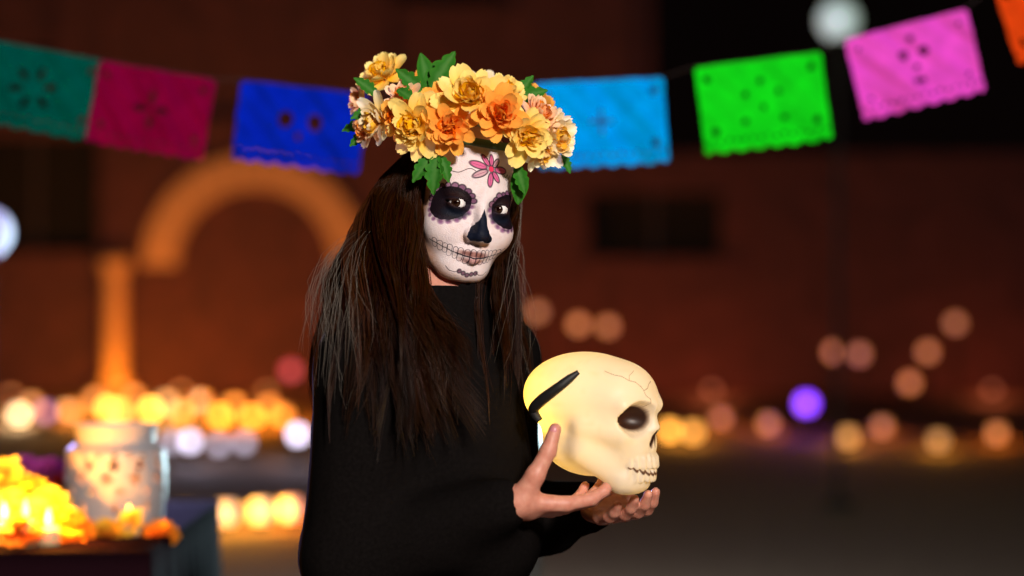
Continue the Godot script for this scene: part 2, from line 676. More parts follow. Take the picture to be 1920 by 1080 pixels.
func lights_of_the_plaza() -> void:
	var amber := Color(1.0, 0.66, 0.20)
	var deep := Color(1.0, 0.52, 0.10)
	var pale := Color(1.0, 0.85, 0.62)
	# a row of candle jars on the pavement, far off
	var row := [[-40, 20.4, pale, 2.0], [36, 19.6, pale, 7.0], [130, 20.2, deep, 2.0], [202, 20.6, amber, 7.0], [225, 20.2, amber, 5.0], [284, 20.4, amber, 9.0], [340, 19.9, amber, 3.0], [412, 19.3, deep, 9.0], [473, 19.2, deep, 9.0], [530, 19.4, deep, 2.2], [640, 19.0, amber, 6.0], [760, 19.6, amber, 6.0], [176, 22.3, deep, 1.6], [252, 22.8, deep, 1.4], [312, 21.8, pale, 1.2], [378, 22.0, deep, 2.0], [440, 21.2, deep, 1.5], [505, 20.9, deep, 2.4], [60, 21.4, deep, 1.0], [232, 18.6, amber, 1.2]]
	var n := 0
	for r in row:
		n += 1
		ground_candle(r[0], r[1], r[2], r[3], 0.9, ("%s glowing candle jar from the left in the far row on the pavement" if n < 13 else ["%sdim orange candle jar behind the third bright one", "%sdim orange candle jar between the pair and the brightest one", "%spale candle jar behind the row, right of the brightest one", "%sdim candle jar behind the row beside the eighth", "%sdim candle jar between the two orange ones behind the row", "%sdim candle jar at the right end behind the row", "%sfaint candle jar near the left edge behind the row", "%sdim candle jar a little before the row, above the lantern"][n - 13]) % (["first", "second", "third", "fourth", "fifth", "sixth", "seventh", "eighth", "ninth", "tenth", "eleventh", "twelfth"][n - 1] if n < 13 else ""))
	# nearer candle jars behind the table
	n = 0
	for r in [[345, 10.9, amber, 1.6], [425, 11.0, amber, 1.8], [490, 11.1, amber, 2.2], [545, 11.2, deep, 2.2]]:
		n += 1
		ground_candle(r[0], r[1], r[2], r[3], 0.45, "%s candle jar from the left in the short near row beside the black dress" % ["first", "second", "third", "fourth"][n - 1])
	n = 0
	for r in [[1255, 17.4, amber, 4.0], [1300, 17.2, amber, 3.0], [1352, 19.0, deep, 0.7], [1440, 18.2, deep, 0.9], [1590, 16.6, amber, 1.4], [1655, 17.8, deep, 0.8], [1760, 16.2, amber, 1.0], [1870, 17.0, deep, 1.3]]:
		n += 1
		ground_candle(r[0], r[1], r[2], r[3], 0.3, ["bright candle jar low just behind the skull's face", "bright candle jar a little right of the skull's face", "dim candle jar between the skull and the violet light", "dim candle jar left of the violet light", "candle jar right of the violet light", "dim candle jar second to the right of the violet light", "candle jar third to the right of the violet light", "candle jar on the pavement nearest the right edge"][n - 1])
	# white globes on short posts
	var white := Color(0.92, 0.88, 1.0)
	n = 0
	for r in [[322, 828, 15.0, 1.2], [357, 828, 15.0, 4.8], [410, 834, 15.5, 0.9], [458, 830, 15.5, 1.0], [558, 815, 15.0, 6.0]]:
		n += 1
		globe("globe_light", at(r[0], r[1], r[2]), 0.045, white, r[3], 0.25 if r[3] > 2.0 else 0.04, ["first white globe light behind the lantern, faint", "brightest white globe light right of the lantern", "faint lilac globe light between two amber candles", "faint lilac globe light under the orange candles", "bright white globe light at the edge of the black sleeve"][n - 1], "globe light", "white globe lights on short posts")
	globe("coloured_light", at(85, 772, 19.0), 0.05, Color(0.55, 0.42, 1.0), 1.2, 0.0, "faint purple light left of the lantern", "coloured light", "coloured lights on the plaza")
	globe("coloured_light", at(545, 695, 18.0), 0.06, Color(1.0, 0.02, 0.03), 1.3, 0.0, "red light at the edge of the long hair", "coloured light", "coloured lights on the plaza")
	globe("coloured_light", at(1512, 757, 18.0), 0.07, Color(0.42, 0.08, 1.0), 5.5, 0.3, "violet light on a short post right of the skull", "coloured light", "coloured lights on the plaza")
	n = 0
	for r in [[1085, 608, 1.0], [1140, 612, 0.8], [1565, 660, 0.9], [1612, 664, 0.6], [1740, 660, 0.8], [1792, 606, 0.6], [1706, 718, 1.0], [1008, 585, 0.6]]:
		n += 1
		globe("string_bulb", at(r[0], r[1], 19.0), 0.06, Color(1.0, 0.52, 0.12), r[2] * 1.2, 0.0, ["dim amber bulb just above the skull", "dimmer amber bulb above the skull's forehead", "dim amber bulb first of a pair far right of the skull", "very dim amber bulb second of a pair far right of the skull", "dim amber bulb alone far to the right", "highest dim bulb at the far right", "lowest dim bulb at the far right", "dim bulb close to the hair on the right"][n - 1], "light bulb", "dim bulbs on thin posts before the facade")
	# lamps that light the hair from behind
	globe("street_lamp", at(-24, 435, 6.0), 0.075, Color(0.70, 0.66, 1.0), 0.7, 13.0, "lilac white globe lamp cut off by the left edge", "street lamp", "globe lamps on thin posts")
	globe("street_lamp", at(1001, 800, 7.0), 0.07, Color(0.80, 0.96, 1.0), 2.5, 8.0, "bluish white globe lamp between the dress and the skull", "street lamp", "globe lamps on thin posts")
	globe("street_lamp", at(1572, 38, 12.0), 0.12, Color(0.82, 0.95, 0.82), 0.36, 1.0, "pale green white globe lamp high behind the pink flag", "street lamp", "globe lamps on thin posts")


# ---------------------------------------------------------------- paper flags

func papel_picado() -> void:
	var d := 4.15
	var k := 2.0 * HALF * d / 1080.0
	var f := [
		["teal", "teal paper flag with a cut flower at the left edge", 62, 165, 246, 150, 10.0, Vector3(0.0, 0.10, 0.085), 0],
		["crimson", "crimson paper flag with a four pointed cut star", 283, 205, 225, 150, 9.8, Vector3(0.21, 0.001, 0.055), 1],
		["blue", "deep blue paper flag with two cut eyes left of the crown", 562, 236, 244, 146, 7.0, Vector3(0.002, 0.026, 0.50), 2],
		["cyan", "sky blue paper flag with a cut cross right of the crown", 1128, 228, 244, 156, -3.2, Vector3(0.0, 0.46, 0.86), 3],
		["green", "bright green paper flag with small cut holes", 1431, 191, 242, 160, -7.5, Vector3(0.01, 0.85, 0.02), 4],
		["pink", "bright pink paper flag with a small cut skull face", 1716, 119, 234, 152, -14.0, Vector3(0.98, 0.13, 0.75), 5],
		["orange", "orange paper flag cut off by the top right corner", 1992, 12, 236, 150, -18.0, Vector3(0.9, 0.10, 0.01), 1],
	]
	var tops := []
	var tissue := noise_tex(0.02, lin(0.68, 0.68, 0.68), Color.WHITE, 256, 21)
	for e in f:
		var c := at(e[2], e[3], d)
		var w: float = e[4] * k
		var h: float = e[5] * k
		var roll := deg_to_rad(-e[6])
		var bas := Basis(Vector3.BACK, roll) * Basis(Vector3.UP, rng.randf_range(-0.12, 0.12))
		var t := thing("paper_flag", e[1], "paper flag", c, "cut paper flags on a cord")
		var m := mat(lin(e[7].x, e[7].y, e[7].z), 0.95)
		m.metallic_specular = 0.0
		m.albedo_texture = tissue
		m.uv1_triplanar = true
		m.uv1_scale = Vector3.ONE * 3.0
		m.backlight_enabled = true
		m.backlight = lin(e[7].x * 0.5, e[7].y * 0.5, e[7].z * 0.5)
		var sheet := part("sheet", flag_mesh(w, h, e[8]), m, t)
		sheet.basis = bas
		tops.append(c + bas * Vector3(-w / 2, h / 2, 0))
		tops.append(c + bas * Vector3(w / 2, h / 2, 0))
	# the cord over their tops
	var path := []
	var radii := []
	tops.push_front(tops[0] + Vector3(-0.6, 0.2, 0))
	tops.append(tops[-1] + Vector3(0.6, 0.25, 0))
	for j in tops.size() - 1:
		for s in 6:
			var p: Vector3 = tops[j].lerp(tops[j + 1], s / 6.0)
			path.append(p + Vector3(0, 0.001, -0.002))
			radii.append(0.0012)
	path.append(tops[-1])
	radii.append(0.0012)
	var b := B.new()
	b.tube(path, radii, 6)
	var cord := part("bunting_cord", b.done(), mat(lin(0.03, 0.02, 0.02), 0.9))
	tag(cord, "thin dark cord that carries the row of paper flags", "cord")


func hole_in(p: Vector2, motif: int) -> bool:
	# p in flag units, x and y from -1 to 1 (y is up)
	var q := Vector2(p.x * 1.55, p.y)
	for s in [Vector2(1.28, 0.68), Vector2(-1.28, 0.68), Vector2(1.25, -0.55), Vector2(-1.25, -0.55)]:
		if motif != 2 and (q - s).length() < (0.095 if motif != 5 else 0.06):
			return true
	if q.y > -0.80 and q.y < -0.72 and fposmod(q.x, 0.2) < 0.08:
		return true
	if motif == 0:
		for k in 6:
			var a := TAU * k / 6 + 0.2
			if ((q - Vector2.from_angle(a) * 0.40).rotated(-a) / Vector2(0.17, 0.075)).length() < 1.0:
				return true
	elif motif == 1:
		for k in 4:
			var a := TAU * k / 4
			var r := (q - Vector2.from_angle(a) * 0.30).rotated(-a).abs()
			if r.x / 0.24 + r.y / 0.10 < 1.0:
				return true
	elif motif == 2:
		for s in [-1.0, 1.0]:
			if ((q - Vector2(s * 0.34, 0.12)) / Vector2(0.17, 0.22)).length() < 1.0:
				return true
		if ((q - Vector2(0, -0.28)) / Vector2(0.08, 0.1)).length() < 1.0:
			return true
	elif motif == 3:
		var r := q.abs()
		if (r.x < 0.035 and r.y < 0.30) or (r.y < 0.045 and r.x < 0.30):
			return true
	elif motif == 4:
		for s in [Vector2(-0.42, 0.22), Vector2(0.42, 0.22), Vector2(0, -0.12), Vector2(-0.5, -0.4), Vector2(0.5, -0.4), Vector2(0, 0.5)]:
			if (q - s).length() < 0.075:
				return true
	else:
		for s in [Vector2(-0.24, 0.26), Vector2(0.26, 0.26)]:
			if (q - s).length() < 0.12:
				return true
		for s in [Vector2(0.02, -0.1), Vector2(-0.06, -0.42), Vector2(0.08, -0.42), Vector2(0.02, 0.62)]:
			if (q - s).length() < 0.075:
				return true
	return false


func flag_mesh(w: float, h: float, motif: int) -> ArrayMesh:
	var b := B.new()
	var nx := 96
	var ny := 60
	var ph := rng.randf() * 6.0
	for y in ny + 1:
		for x in nx + 1:
			var p := Vector2(x * 2.0 / nx - 1.0, 1.0 - y * 2.0 / ny)
			var drop := 0.0
			if y > ny * 0.6:
				drop = 0.045 * absf(sin(p.x * PI * 3.5)) * (float(y) / ny - 0.6) / 0.4
			b.vert(Vector3(p.x * w / 2, p.y * h / 2 - drop * h, 0.006 * sin(p.x * 3.4 + ph) * (1.0 - p.y) + 0.004 * sin(p.x * 8.0 - ph + p.y * 2.5) + 0.002 * sin(p.x * 15.0 + p.y * 9.0 + ph)), Vector2(p.x, p.y))
	for y in ny:
		for x in nx:
			var p := Vector2((x + 0.5) * 2.0 / nx - 1.0, 1.0 - (y + 0.5) * 2.0 / ny)
			var e := p.abs() * Vector2(w, h) / 2 - (Vector2(w, h) / 2 - Vector2.ONE * 0.012)
			if e.x > 0 and e.y > 0 and e.length() > 0.012:
				continue
			if hole_in(p, motif):
				continue
			var s := y * (nx + 1) + x
			b.quad(s, s + 1, s + nx + 2, s + nx + 1)
	return b.done()


# ---------------------------------------------------------------- flowers

func petal_mesh(base: Color, tip: Color, wide := 0.40, cupped := 0.22, curl := 0.25) -> ArrayMesh:
	var b := B.new()
	var rows := 7
	var cols := 5
	for y in rows + 1:
		var t := float(y) / rows
		var w: float = wide * pow(sin(PI * (0.10 + 0.80 * pow(t, 0.8))), 0.8) * (0.45 + 0.55 * t)
		for x in cols + 1:
			var s := x * 2.0 / cols - 1.0
			var len := t - 0.07 * (1.0 - s * s) * pow(t, 6.0) - 0.10 * s * s * pow(t, 4.0) + 0.02 * sin(s * 9.0) * t
			b.tint = base.lerp(tip, clampf(t * 1.3 - 0.15 + 0.08 * sin(s * 7.0), 0, 1))
			b.vert(Vector3(s * w, len, cupped * s * s * w + curl * t * t * 0.6 - curl * t * 0.35 + 0.03 * sin(s * 6.0) * t), Vector2(s, t))
	for y in rows:
		for x in cols:
			var p := y * (cols + 1) + x
			b.quad(p, p + cols + 1, p + cols + 2, p + 1)
	return b.done()


func merged(b: B, mesh: ArrayMesh, xf: Transform3D) -> void:
	var a := mesh.surface_get_arrays(0)
	var first := b.v.size()
	var vs: PackedVector3Array = a[Mesh.ARRAY_VERTEX]
	var cs: PackedColorArray = a[Mesh.ARRAY_COLOR]
	var us: PackedVector2Array = a[Mesh.ARRAY_TEX_UV]
	for k in vs.size():
		b.v.append(xf * vs[k])
		b.c.append(cs[k])
		b.uv.append(us[k])
	for k in a[Mesh.ARRAY_INDEX]:
		b.i.append(k + first)


func petal_at(angle: float, tilt: float, size: float, out := 0.0, lift := 0.0) -> Transform3D:
	# a petal grows from the centre of a flower whose face looks along +z
	var bas := Basis(Vector3.BACK, angle) * Basis(Vector3.RIGHT, tilt)
	return Transform3D(bas.scaled(Vector3.ONE * size) if false else bas * Basis().scaled(Vector3.ONE * size), bas * Vector3(0, out, 0) + Vector3(0, 0, lift))


# ---------------------------------------------------------------- table with lantern, marigolds, candles

func pompom(c0: Color, c1: Color) -> ArrayMesh:
	var b := B.new()
	var a := petal_mesh(c0, c1, 0.34, 0.3, 0.3)
	for layer in 4:
		var n: int = [11, 10, 8, 6][layer]
		for k in n:
			var x := petal_at(TAU * (k + rng.randf() * 0.4) / n + layer * 0.3, [0.1, 0.5, 0.9, 1.25][layer], [1.0, 0.86, 0.7, 0.55][layer] * rng.randf_range(0.9, 1.08), 0.0, 0.05 * layer)
			merged(b, a, x)
	return b.done()


func flame_mesh(hgt := 0.032) -> ArrayMesh:
	var b := B.new()
	b.lathe([Vector2(0, 0), Vector2(0.10, 0.04), Vector2(0.17, 0.2), Vector2(0.165, 0.38), Vector2(0.1, 0.65), Vector2(0.04, 0.88), Vector2(0, 1.0)].map(func(q): return q * hgt), 12)
	return b.done()


func candle(where: Vector3, hgt: float, r: float, e: float, label: String) -> void:
	var t := thing("candle", label, "candle", where, "lit candles on the altar table")
	var b := B.new()
	b.lathe([Vector2(0, 0), Vector2(r, 0), Vector2(r, hgt - 0.003), Vector2(r * 0.85, hgt), Vector2(r * 0.5, hgt - 0.003), Vector2(0, hgt - 0.004)], 20)
	var wax := mat(lin(0.8, 0.62, 0.36), 0.5)
	wax.subsurf_scatter_enabled = true
	wax.subsurf_scatter_strength = 0.4
	part("wax", b.done(), wax, t)
	b = B.new()
	b.tube([Vector3(0, hgt - 0.004, 0), Vector3(0.001, hgt + 0.007, 0)], [0.0008, 0.0006], 6)
	part("wick", b.done(), M.dark, t)
	var f := part("flame", flame_mesh(0.034), glow(Color(1.0, 0.72, 0.22), 14.0), t)
	f.position.y = hgt + 0.003
	omni(Vector3(0, hgt + 0.016, 0), Color(1.0, 0.62, 0.2), e, 0.006, t, 10.0)


func table() -> void:
	var top := 0.836
	var z0 := CAM.z - 3.5
	var z1 := CAM.z - 4.35
	var t := thing("altar_table", "altar table under a dark purple cloth at lower left", "table", Vector3(-0.965, 0, (z0 + z1) / 2))
	var wood := mat(lin(0.10, 0.05, 0.025), 0.6)
	var hw := 0.335
	var hd := (z0 - z1) / 2
	var b := B.new()
	b.box(Vector3(-hw, top - 0.04, -hd), Vector3(hw, top - 0.004, hd), 0.006)
	part("tabletop", b.done(), wood, t)
	for sx in [-1, 1]:
		for sz in [-1, 1]:
			b = B.new()
			b.box(Vector3(sx * (hw - 0.05) - 0.025, 0, sz * (hd - 0.05) - 0.025), Vector3(sx * (hw - 0.05) + 0.025, top - 0.042, sz * (hd - 0.05) + 0.025), 0.005)
			part("leg", b.done(), wood, t)
	# the cloth: a sheet over the top that falls in folds
	var cl := B.new()
	var ring := 160
	var levels := 14
	for l in levels + 1:
		var s := float(l) / levels
		for k in ring + 1:
			var a := TAU * k / ring
			var dir := Vector2(cos(a), sin(a))
			var m := 1.0 / maxf(absf(dir.x) / (hw + 0.006), absf(dir.y) / (hd + 0.006))
			var e := dir * m
			if l == 0:
				cl.vert(Vector3(e.x, top, e.y))
			else:
				var drop := s * 0.62
				var fold := 0.02 * s + 0.022 * s * (1.0 + sin(a * 23.0 + 2.0 * sin(a * 3.0)))
				var q := e + dir * fold
				cl.vert(Vector3(q.x, top - 0.002 - drop, q.y))
	for l in levels:
		for k in ring:
			var p := l * (ring + 1) + k
			cl.quad(p, p + ring + 1, p + ring + 2, p + 1)
	var mid := cl.vert(Vector3(0, top, 0))
	for k in ring:
		cl.tri(mid, k, k + 1)
	var cm := mat(lin(0.013, 0.004, 0.007), 1.0)
	cm.metallic_specular = 0.08
	var cloth := part("tablecloth", cl.done(), cm)
	cloth.position = t.position
	tag(cloth, "dark purple cloth that hangs in folds over the altar table", "tablecloth")

	lantern(Vector3(at(217, 985, 3.9).x, top + 0.001, CAM.z - 3.9))

	# marigolds heaped in front of and around the lantern
	var kinds := [pompom(Color(0.85, 0.30, 0.01), Color(0.92, 0.55, 0.03)), pompom(Color(0.75, 0.14, 0.005), Color(0.9, 0.32, 0.01)), pompom(Color(0.85, 0.5, 0.03), Color(0.95, 0.72, 0.08)), pompom(Color(0.22, 0.01, 0.10), Color(0.35, 0.03, 0.22)), pompom(Color(0.45, 0.01, 0.005), Color(0.6, 0.03, 0.01))]
	var fm := mat(Color.WHITE, 0.75, true)
	fm.backlight_enabled = true
	fm.backlight = Color(0.5, 0.5, 0.5)
	var words := ["yellow orange marigold", "deep orange marigold", "bright yellow marigold", "purple cockscomb flower", "red flower"]
	var spots := [
		[-28, 985, 3.02, 0.05, 2, "at the left edge, low"], [22, 960, 3.08, 0.048, 2, "at the left edge below the candles"], [70, 975, 3.07, 0.045, 2, "under the left candle"], [118, 985, 3.06, 0.043, 0, "below the lantern's left side"],
		[5, 905, 3.12, 0.046, 2, "topmost of the heap at the left edge"], [50, 925, 3.12, 0.042, 0, "beside the top of the heap"], [92, 948, 3.10, 0.040, 2, "on the slope of the heap before the lantern"], [140, 1000, 3.06, 0.038, 1, "at the foot of the lantern"],
		[-45, 930, 3.12, 0.05, 1, "half out of the left edge"], [200, 1005, 3.10, 0.036, 0, "centred before the lantern"], [245, 985, 3.12, 0.03, 2, "glowing before the lantern's right side"], [300, 1010, 3.12, 0.036, 1, "right of the lantern's foot"],
		[40, 1006, 2.96, 0.040, 1, "lowest at the left corner of the frame"],
		[88, 898, 3.5, 0.045, 3, "behind the heap left of the lantern"], [40, 890, 3.55, 0.045, 3, "farther left behind the heap"], [118, 920, 3.42, 0.036, 4, "touching the lantern's left side"],
	]
	for s in spots:
		var p := at(s[0], s[1], s[2] + 0.62)
		var o := part("marigold" if s[4] < 3 else "flower", kinds[s[4]], fm)
		o.position = p
		o.basis = Basis(Vector3.UP, rng.randf_range(-0.7, 0.7)) * Basis(Vector3.RIGHT, rng.randf_range(-1.3, -0.5)) * Basis().scaled(Vector3.ONE * s[3] * 1.17)
		tag(o, words[s[4]] + " " + s[5], "flower", "flowers on the altar table")
	candle(Vector3(at(48, 950, 3.6).x, top, CAM.z - 3.6), 0.046, 0.019, 0.20, "tallest candle with a bright flame amid the heaped marigolds at left")
	candle(Vector3(at(92, 950, 3.61).x, top, CAM.z - 3.61), 0.030, 0.019, 0.07, "second candle, short, burning at the right side of the marigold heap")
	candle(Vector3(at(8, 950, 3.63).x, top, CAM.z - 3.63), 0.039, 0.019, 0.2, "candle burning in the marigolds at the very left edge")
	candle(Vector3(at(240, 985, 3.74).x, top, CAM.z - 3.75), 0.02, 0.02, 0.004, "tea candle burning just before the white lantern")


func lantern(where: Vector3) -> void:
	var t := thing("candle_lantern", "white pierced jar lantern glowing with two candles", "lantern", where)
	t.scale = Vector3.ONE * 1.175
	var m := mat(lin(0.42, 0.42, 0.46), 0.5)
	m.backlight_enabled = true
	m.backlight = Color(0.14, 0.13, 0.12)
	var prof := func(s: float) -> float:
		# radius along the height, 0 to 1
		if s < 0.06:
			return lerpf(0.062, 0.076, s / 0.06)
		if s < 0.74:
			return 0.076 + 0.006 * sin((s - 0.06) / 0.68 * PI * 0.8)
		if s < 0.84:
			return lerpf(0.0795, 0.063, smoothstep(0.74, 0.84, s))
		if s < 0.93:
			return lerpf(0.063, 0.064, (s - 0.84) / 0.09)
		return lerpf(0.064, 0.067, (s - 0.93) / 0.07)
	for wall in 2:
		var b := B.new()
		var nu := 150
		var nv := 66
		var hgt := 0.164
		for y in nv + 1:
			var s := float(y) / nv
			var r: float = prof.call(s) - wall * 0.004
			for x in nu + 1:
				var a := TAU * x / nu
				b.vert(Vector3(r * sin(a), s * hgt, r * cos(a)), Vector2(float(x) / nu, s))
		for y in nv:
			for x in nu:
				var s := (y + 0.5) / nv
				var a := (x + 0.5) / nu
				var cut := false
				# rows of round holes, and pointed windows near the foot
				for r in [[0.37, 11, 0.0, 0.042], [0.50, 11, 0.5, 0.058], [0.63, 12, 0.2, 0.052], [0.72, 20, 0.0, 0.026], [0.08, 14, 0.0, 0.03]]:
					var q: float = fposmod(a * r[1] + r[2], 1.0) - 0.5
					if Vector2(q / r[1] * 3.0, s - r[0]).length() < r[3]:
						cut = true
				var q2 := fposmod(a * 9.0 + 0.25, 1.0) - 0.5
				var u := (s - 0.22) / 0.075
				if absf(u) < 1.0 and absf(q2) / 9.0 * 3.0 < 0.034 * (1.0 - pow(maxf(u, 0.0), 1.5)) * sqrt(1.0 - u * u * 0.5):
					cut = true
				if cut:
					continue
				var p := y * (nu + 1) + x
				b.quad(p, p + nu + 1, p + nu + 2, p + 1)
		part("jar" if wall == 0 else "inner_wall", b.done(), m, t)
	var b := B.new()
	b.lathe([Vector2(0, 0.002), Vector2(0.058, 0.002), Vector2(0.06, 0.006), Vector2(0, 0.008)], 24)
	part("floor", b.done(), m, t)
	for s in [-1.0, 1.0]:
		var o := Vector3(0.036 * s, 0.008, 0.028 - 0.01 * s)
		b = B.new()
		b.lathe([Vector2(0, 0), Vector2(0.018, 0), Vector2(0.018, 0.022), Vector2(0, 0.02)], 16, o)
		part("tea_candle", b.done(), mat(lin(0.8, 0.7, 0.5), 0.5), t)
		var f := part("flame", flame_mesh(0.028), glow(Color(1.0, 0.8, 0.35), 14.0), t)
		f.position = o + Vector3(0, 0.022, 0)
		omni(o + Vector3(0, 0.034, 0), Color(1.0, 0.54, 0.2), 0.011, 0.006, t, 10.0)


# ---------------------------------------------------------------- the skull

func skull_sdf(p: Vector3) -> float:
	var q := Vector3(absf(p.x), p.y, p.z)
	var d := ell(q, Vector3(0, 10, -14), Vector3(66, 58, 88))
	d = smin(d, ell(q, Vector3(0, 2, 42), Vector3(54, 46, 38)), 24)
	d = smin(d, cap(q, Vector3(8, 3, 80), Vector3(46, 1, 58), 9, 9), 12)
	d = smin(d, ell(q, Vector3(0, -50, 48), Vector3(40, 40, 36)), 16)
	d = smin(d, ell(q, Vector3(0, -52, -6), Vector3(50, 44, 66)), 22)
	d = smin(d, cap(q, Vector3(42, -34, 52), Vector3(54, -28, 6), 11, 9), 24)
	d = smin(d, cap(q, Vector3(0, -27, 82), Vector3(0, -10, 72), 8, 9), 8)
	d = smin(d, ell(q, Vector3(0, -98, 52), Vector3(29, 18, 26)), 10)
	d = smin(d, cap(q, Vector3(24, -94, 44), Vector3(46, -60, 2), 13, 13), 24)
	d = -smin(-d, ell(q, Vector3(98, -4, 40), Vector3(27, 30, 30)), 18)
	d = -smin(-d, ell(q, Vector3(34, -15, 82), Vector3(26, 23, 40)), 5)
	d = -smin(-d, cap(q, Vector3(0, -33, 90), Vector3(8, -48, 88), 5, 8), 3)
	if q.z > 40.0 and q.y < -56.0:
		d = -smin(-d, cap(q, Vector3(0, -81, 92), Vector3(36, -79, 62), 3.0, 3.0), 4)
		for k in 5:
			var a := (k + 0.5) * 0.27
			var u := Vector3(sin(a) * 32.0, 0, 50.0 + cos(a) * 35.0)
			d = smin(d, cap(q, u + Vector3(0, -66, 0), u + Vector3(0, -77, 0), 3.2, 4.2), 1.5)
			d = smin(d, cap(q, u * 0.97 + Vector3(0, -95, 0), u * 0.97 + Vector3(0, -85, 0), 3.2, 3.9), 1.5)
	return d


func star(sdf: Callable, c: Vector3, azs: Array, els: Array) -> Array:
	# where rays from c leave the body, row by row
	var out := []
	for e in els:
		var row := PackedVector3Array()
		var last := 90.0
		for a in azs:
			var dir := Vector3(sin(a) * cos(e), sin(e), cos(a) * cos(e))
			var r := 150.0
			for k in 26:
				var d: float = sdf.call(c + dir * r)
				r -= d * 0.85
				if absf(d) < 0.25 or r < 10.0:
					break
			last = r
			row.append(c + dir * r)
		out.append(row)
	return out


func skull() -> void:
	var S := Vector3(0.112, 1.137, 0.03)
	var bas := Basis(Vector3.UP, deg_to_rad(65.0)) * Basis(Vector3.RIGHT, deg_to_rad(2.0))
	var t := thing("skull_lantern", "glowing cream skull lantern held in front of the girl", "skull lantern", S)
	t.basis = bas
	var azs := []
	var els := []
	var a := -PI
	while a < PI - 0.001:
		azs.append(a)
		a += deg_to_rad(1.7 if absf(a) < deg_to_rad(75) else 4.0)
	azs.append(PI)
	for k in 131:
		els.append(deg_to_rad(lerpf(-89.0, 89.0, k / 130.0)))
	var c := Vector3(0, -12, 12)
	var rows := star(skull_sdf, c, azs, els)
	var b := B.new()
	for y in els.size():
		for x in azs.size():
			var p: Vector3 = rows[y][x]
			b.vert(p * 0.001, Vector2(azs[x] / TAU + 0.5, 0.5 - els[y] / PI))
	for y in els.size() - 1:
		for x in azs.size() - 1:
			var p := y * azs.size() + x
			b.quad(p, p + azs.size(), p + azs.size() + 1, p + 1)
	# cream plastic, dark paint in the sockets, thin cracks
	var to := func(q: Vector2) -> Vector2:   # q: (azimuth, elevation) in degrees
		return Vector2((q.x / 360.0 + 0.5) * 1440.0, (0.5 - q.y / 180.0) * 720.0)
	var p := Paint.new(1440, 720, lin(0.90, 0.84, 0.73), to)
	for k in 260:
		p.dab(Vector2(rng.randf_range(-180, 180), rng.randf_range(-85, 85)), rng.randf_range(3, 12), rng.randf_range(3, 9), lin(0.84, 0.73, 0.56) if k % 2 else lin(0.90, 0.85, 0.76), 0.25, 1.0)
	var cocoa := lin(0.030, 0.012, 0.008)
	for s in [-1.0, 1.0]:
		var e := c_dir(Vector3(s * 33, -15, 74) - c)
		p.dab(e, 23.0, 19.0, lin(0.50, 0.34, 0.20), 0.6, 0.4)
		p.dab(e, 21.5, 17.6, cocoa, 1.0, 0.1)
		p.line([c_dir(Vector3(0, -33, 84) - c), c_dir(Vector3(s * 7, -48, 82) - c)], 7.5, cocoa)
	# the gap between the rows of teeth is dark
	p.line([c_dir(Vector3(-34, -79, 62) - c), c_dir(Vector3(-18, -81, 76) - c), c_dir(Vector3(0, -81, 80) - c), c_dir(Vector3(18, -81, 76) - c), c_dir(Vector3(34, -79, 62) - c)], 2.0, lin(0.14, 0.07, 0.04))
	var crack := lin(0.16, 0.09, 0.05)
	p.line([Vector2(-70, 52), Vector2(-56, 46), Vector2(-47, 44), Vector2(-38, 38), Vector2(-30, 36), Vector2(-24, 31), Vector2(-21, 27), Vector2(-20, 22), Vector2(-15, 18), Vector2(-16, 12)], 0.8, crack, 0.8)
	p.line([Vector2(-21, 27), Vector2(-14, 29), Vector2(-9, 33), Vector2(0, 36)], 0.8, crack, 0.8)
	p.line([Vector2(-38, 38), Vector2(-35, 44), Vector2(-22, 50)], 0.6, crack, 0.6)
	var m := mat(Color.WHITE, 0.38)
	m.albedo_texture = ImageTexture.create_from_image(p.im)
	m.backlight_enabled = true
	m.backlight = Color(1.0, 1.0, 1.0)
	part("shell", b.done(), m, t)
	# a small bulb inside, behind the temple
	b = B.new()
	b.ball(Vector3(-0.022, -0.015, -0.066), Vector3.ONE * 0.012, 14, 10)
	part("bulb", b.done(), glow(Color(1.0, 0.8, 0.4), 3.0), t)
	omni(Vector3(-0.022, -0.015, -0.066), Color(1.0, 0.78, 0.26), 0.0082, 0.012, t, 6.0)
	# the black strap on its side
	b = B.new()
	var inv := t.transform.affine_inverse()
	var pts := []
	for q in [[1086, 699], [1070, 711], [1052, 725], [1034, 739], [1018, 752], [1006, 764], [1000, 773], [1004, 783], [1013, 795]]:
		var w := at(q[0], q[1], 2.62)
		# step towards the skull until its surface is near
		for k in 60:
			var l := inv * w
			if skull_sdf(l * 1000.0) < 6.0 or w.z < 0.035:
				break
			w.z -= 0.003
		pts.append(inv * w)
	var wide := [0.003, 0.0055, 0.0065, 0.007, 0.0075, 0.0075, 0.007, 0.006, 0.005]
	var path := []
	var radii := []
	for k in pts.size() - 1:
		for j in 4:
			path.append((pts[k] as Vector3).lerp(pts[k + 1], j / 4.0))
			radii.append(lerpf(wide[k], wide[k + 1], j / 4.0))
	path.append(pts[-1])
	radii.append(wide[-1])
	b.tube(path, radii, 10)
	part("strap", b.done(), mat(lin(0.006, 0.006, 0.007), 0.6), t)


func c_dir(v: Vector3) -> Vector2:
	var n := v.normalized()
	return Vector2(rad_to_deg(atan2(n.x, n.z)), rad_to_deg(asin(n.y)))


# ---------------------------------------------------------------- the person

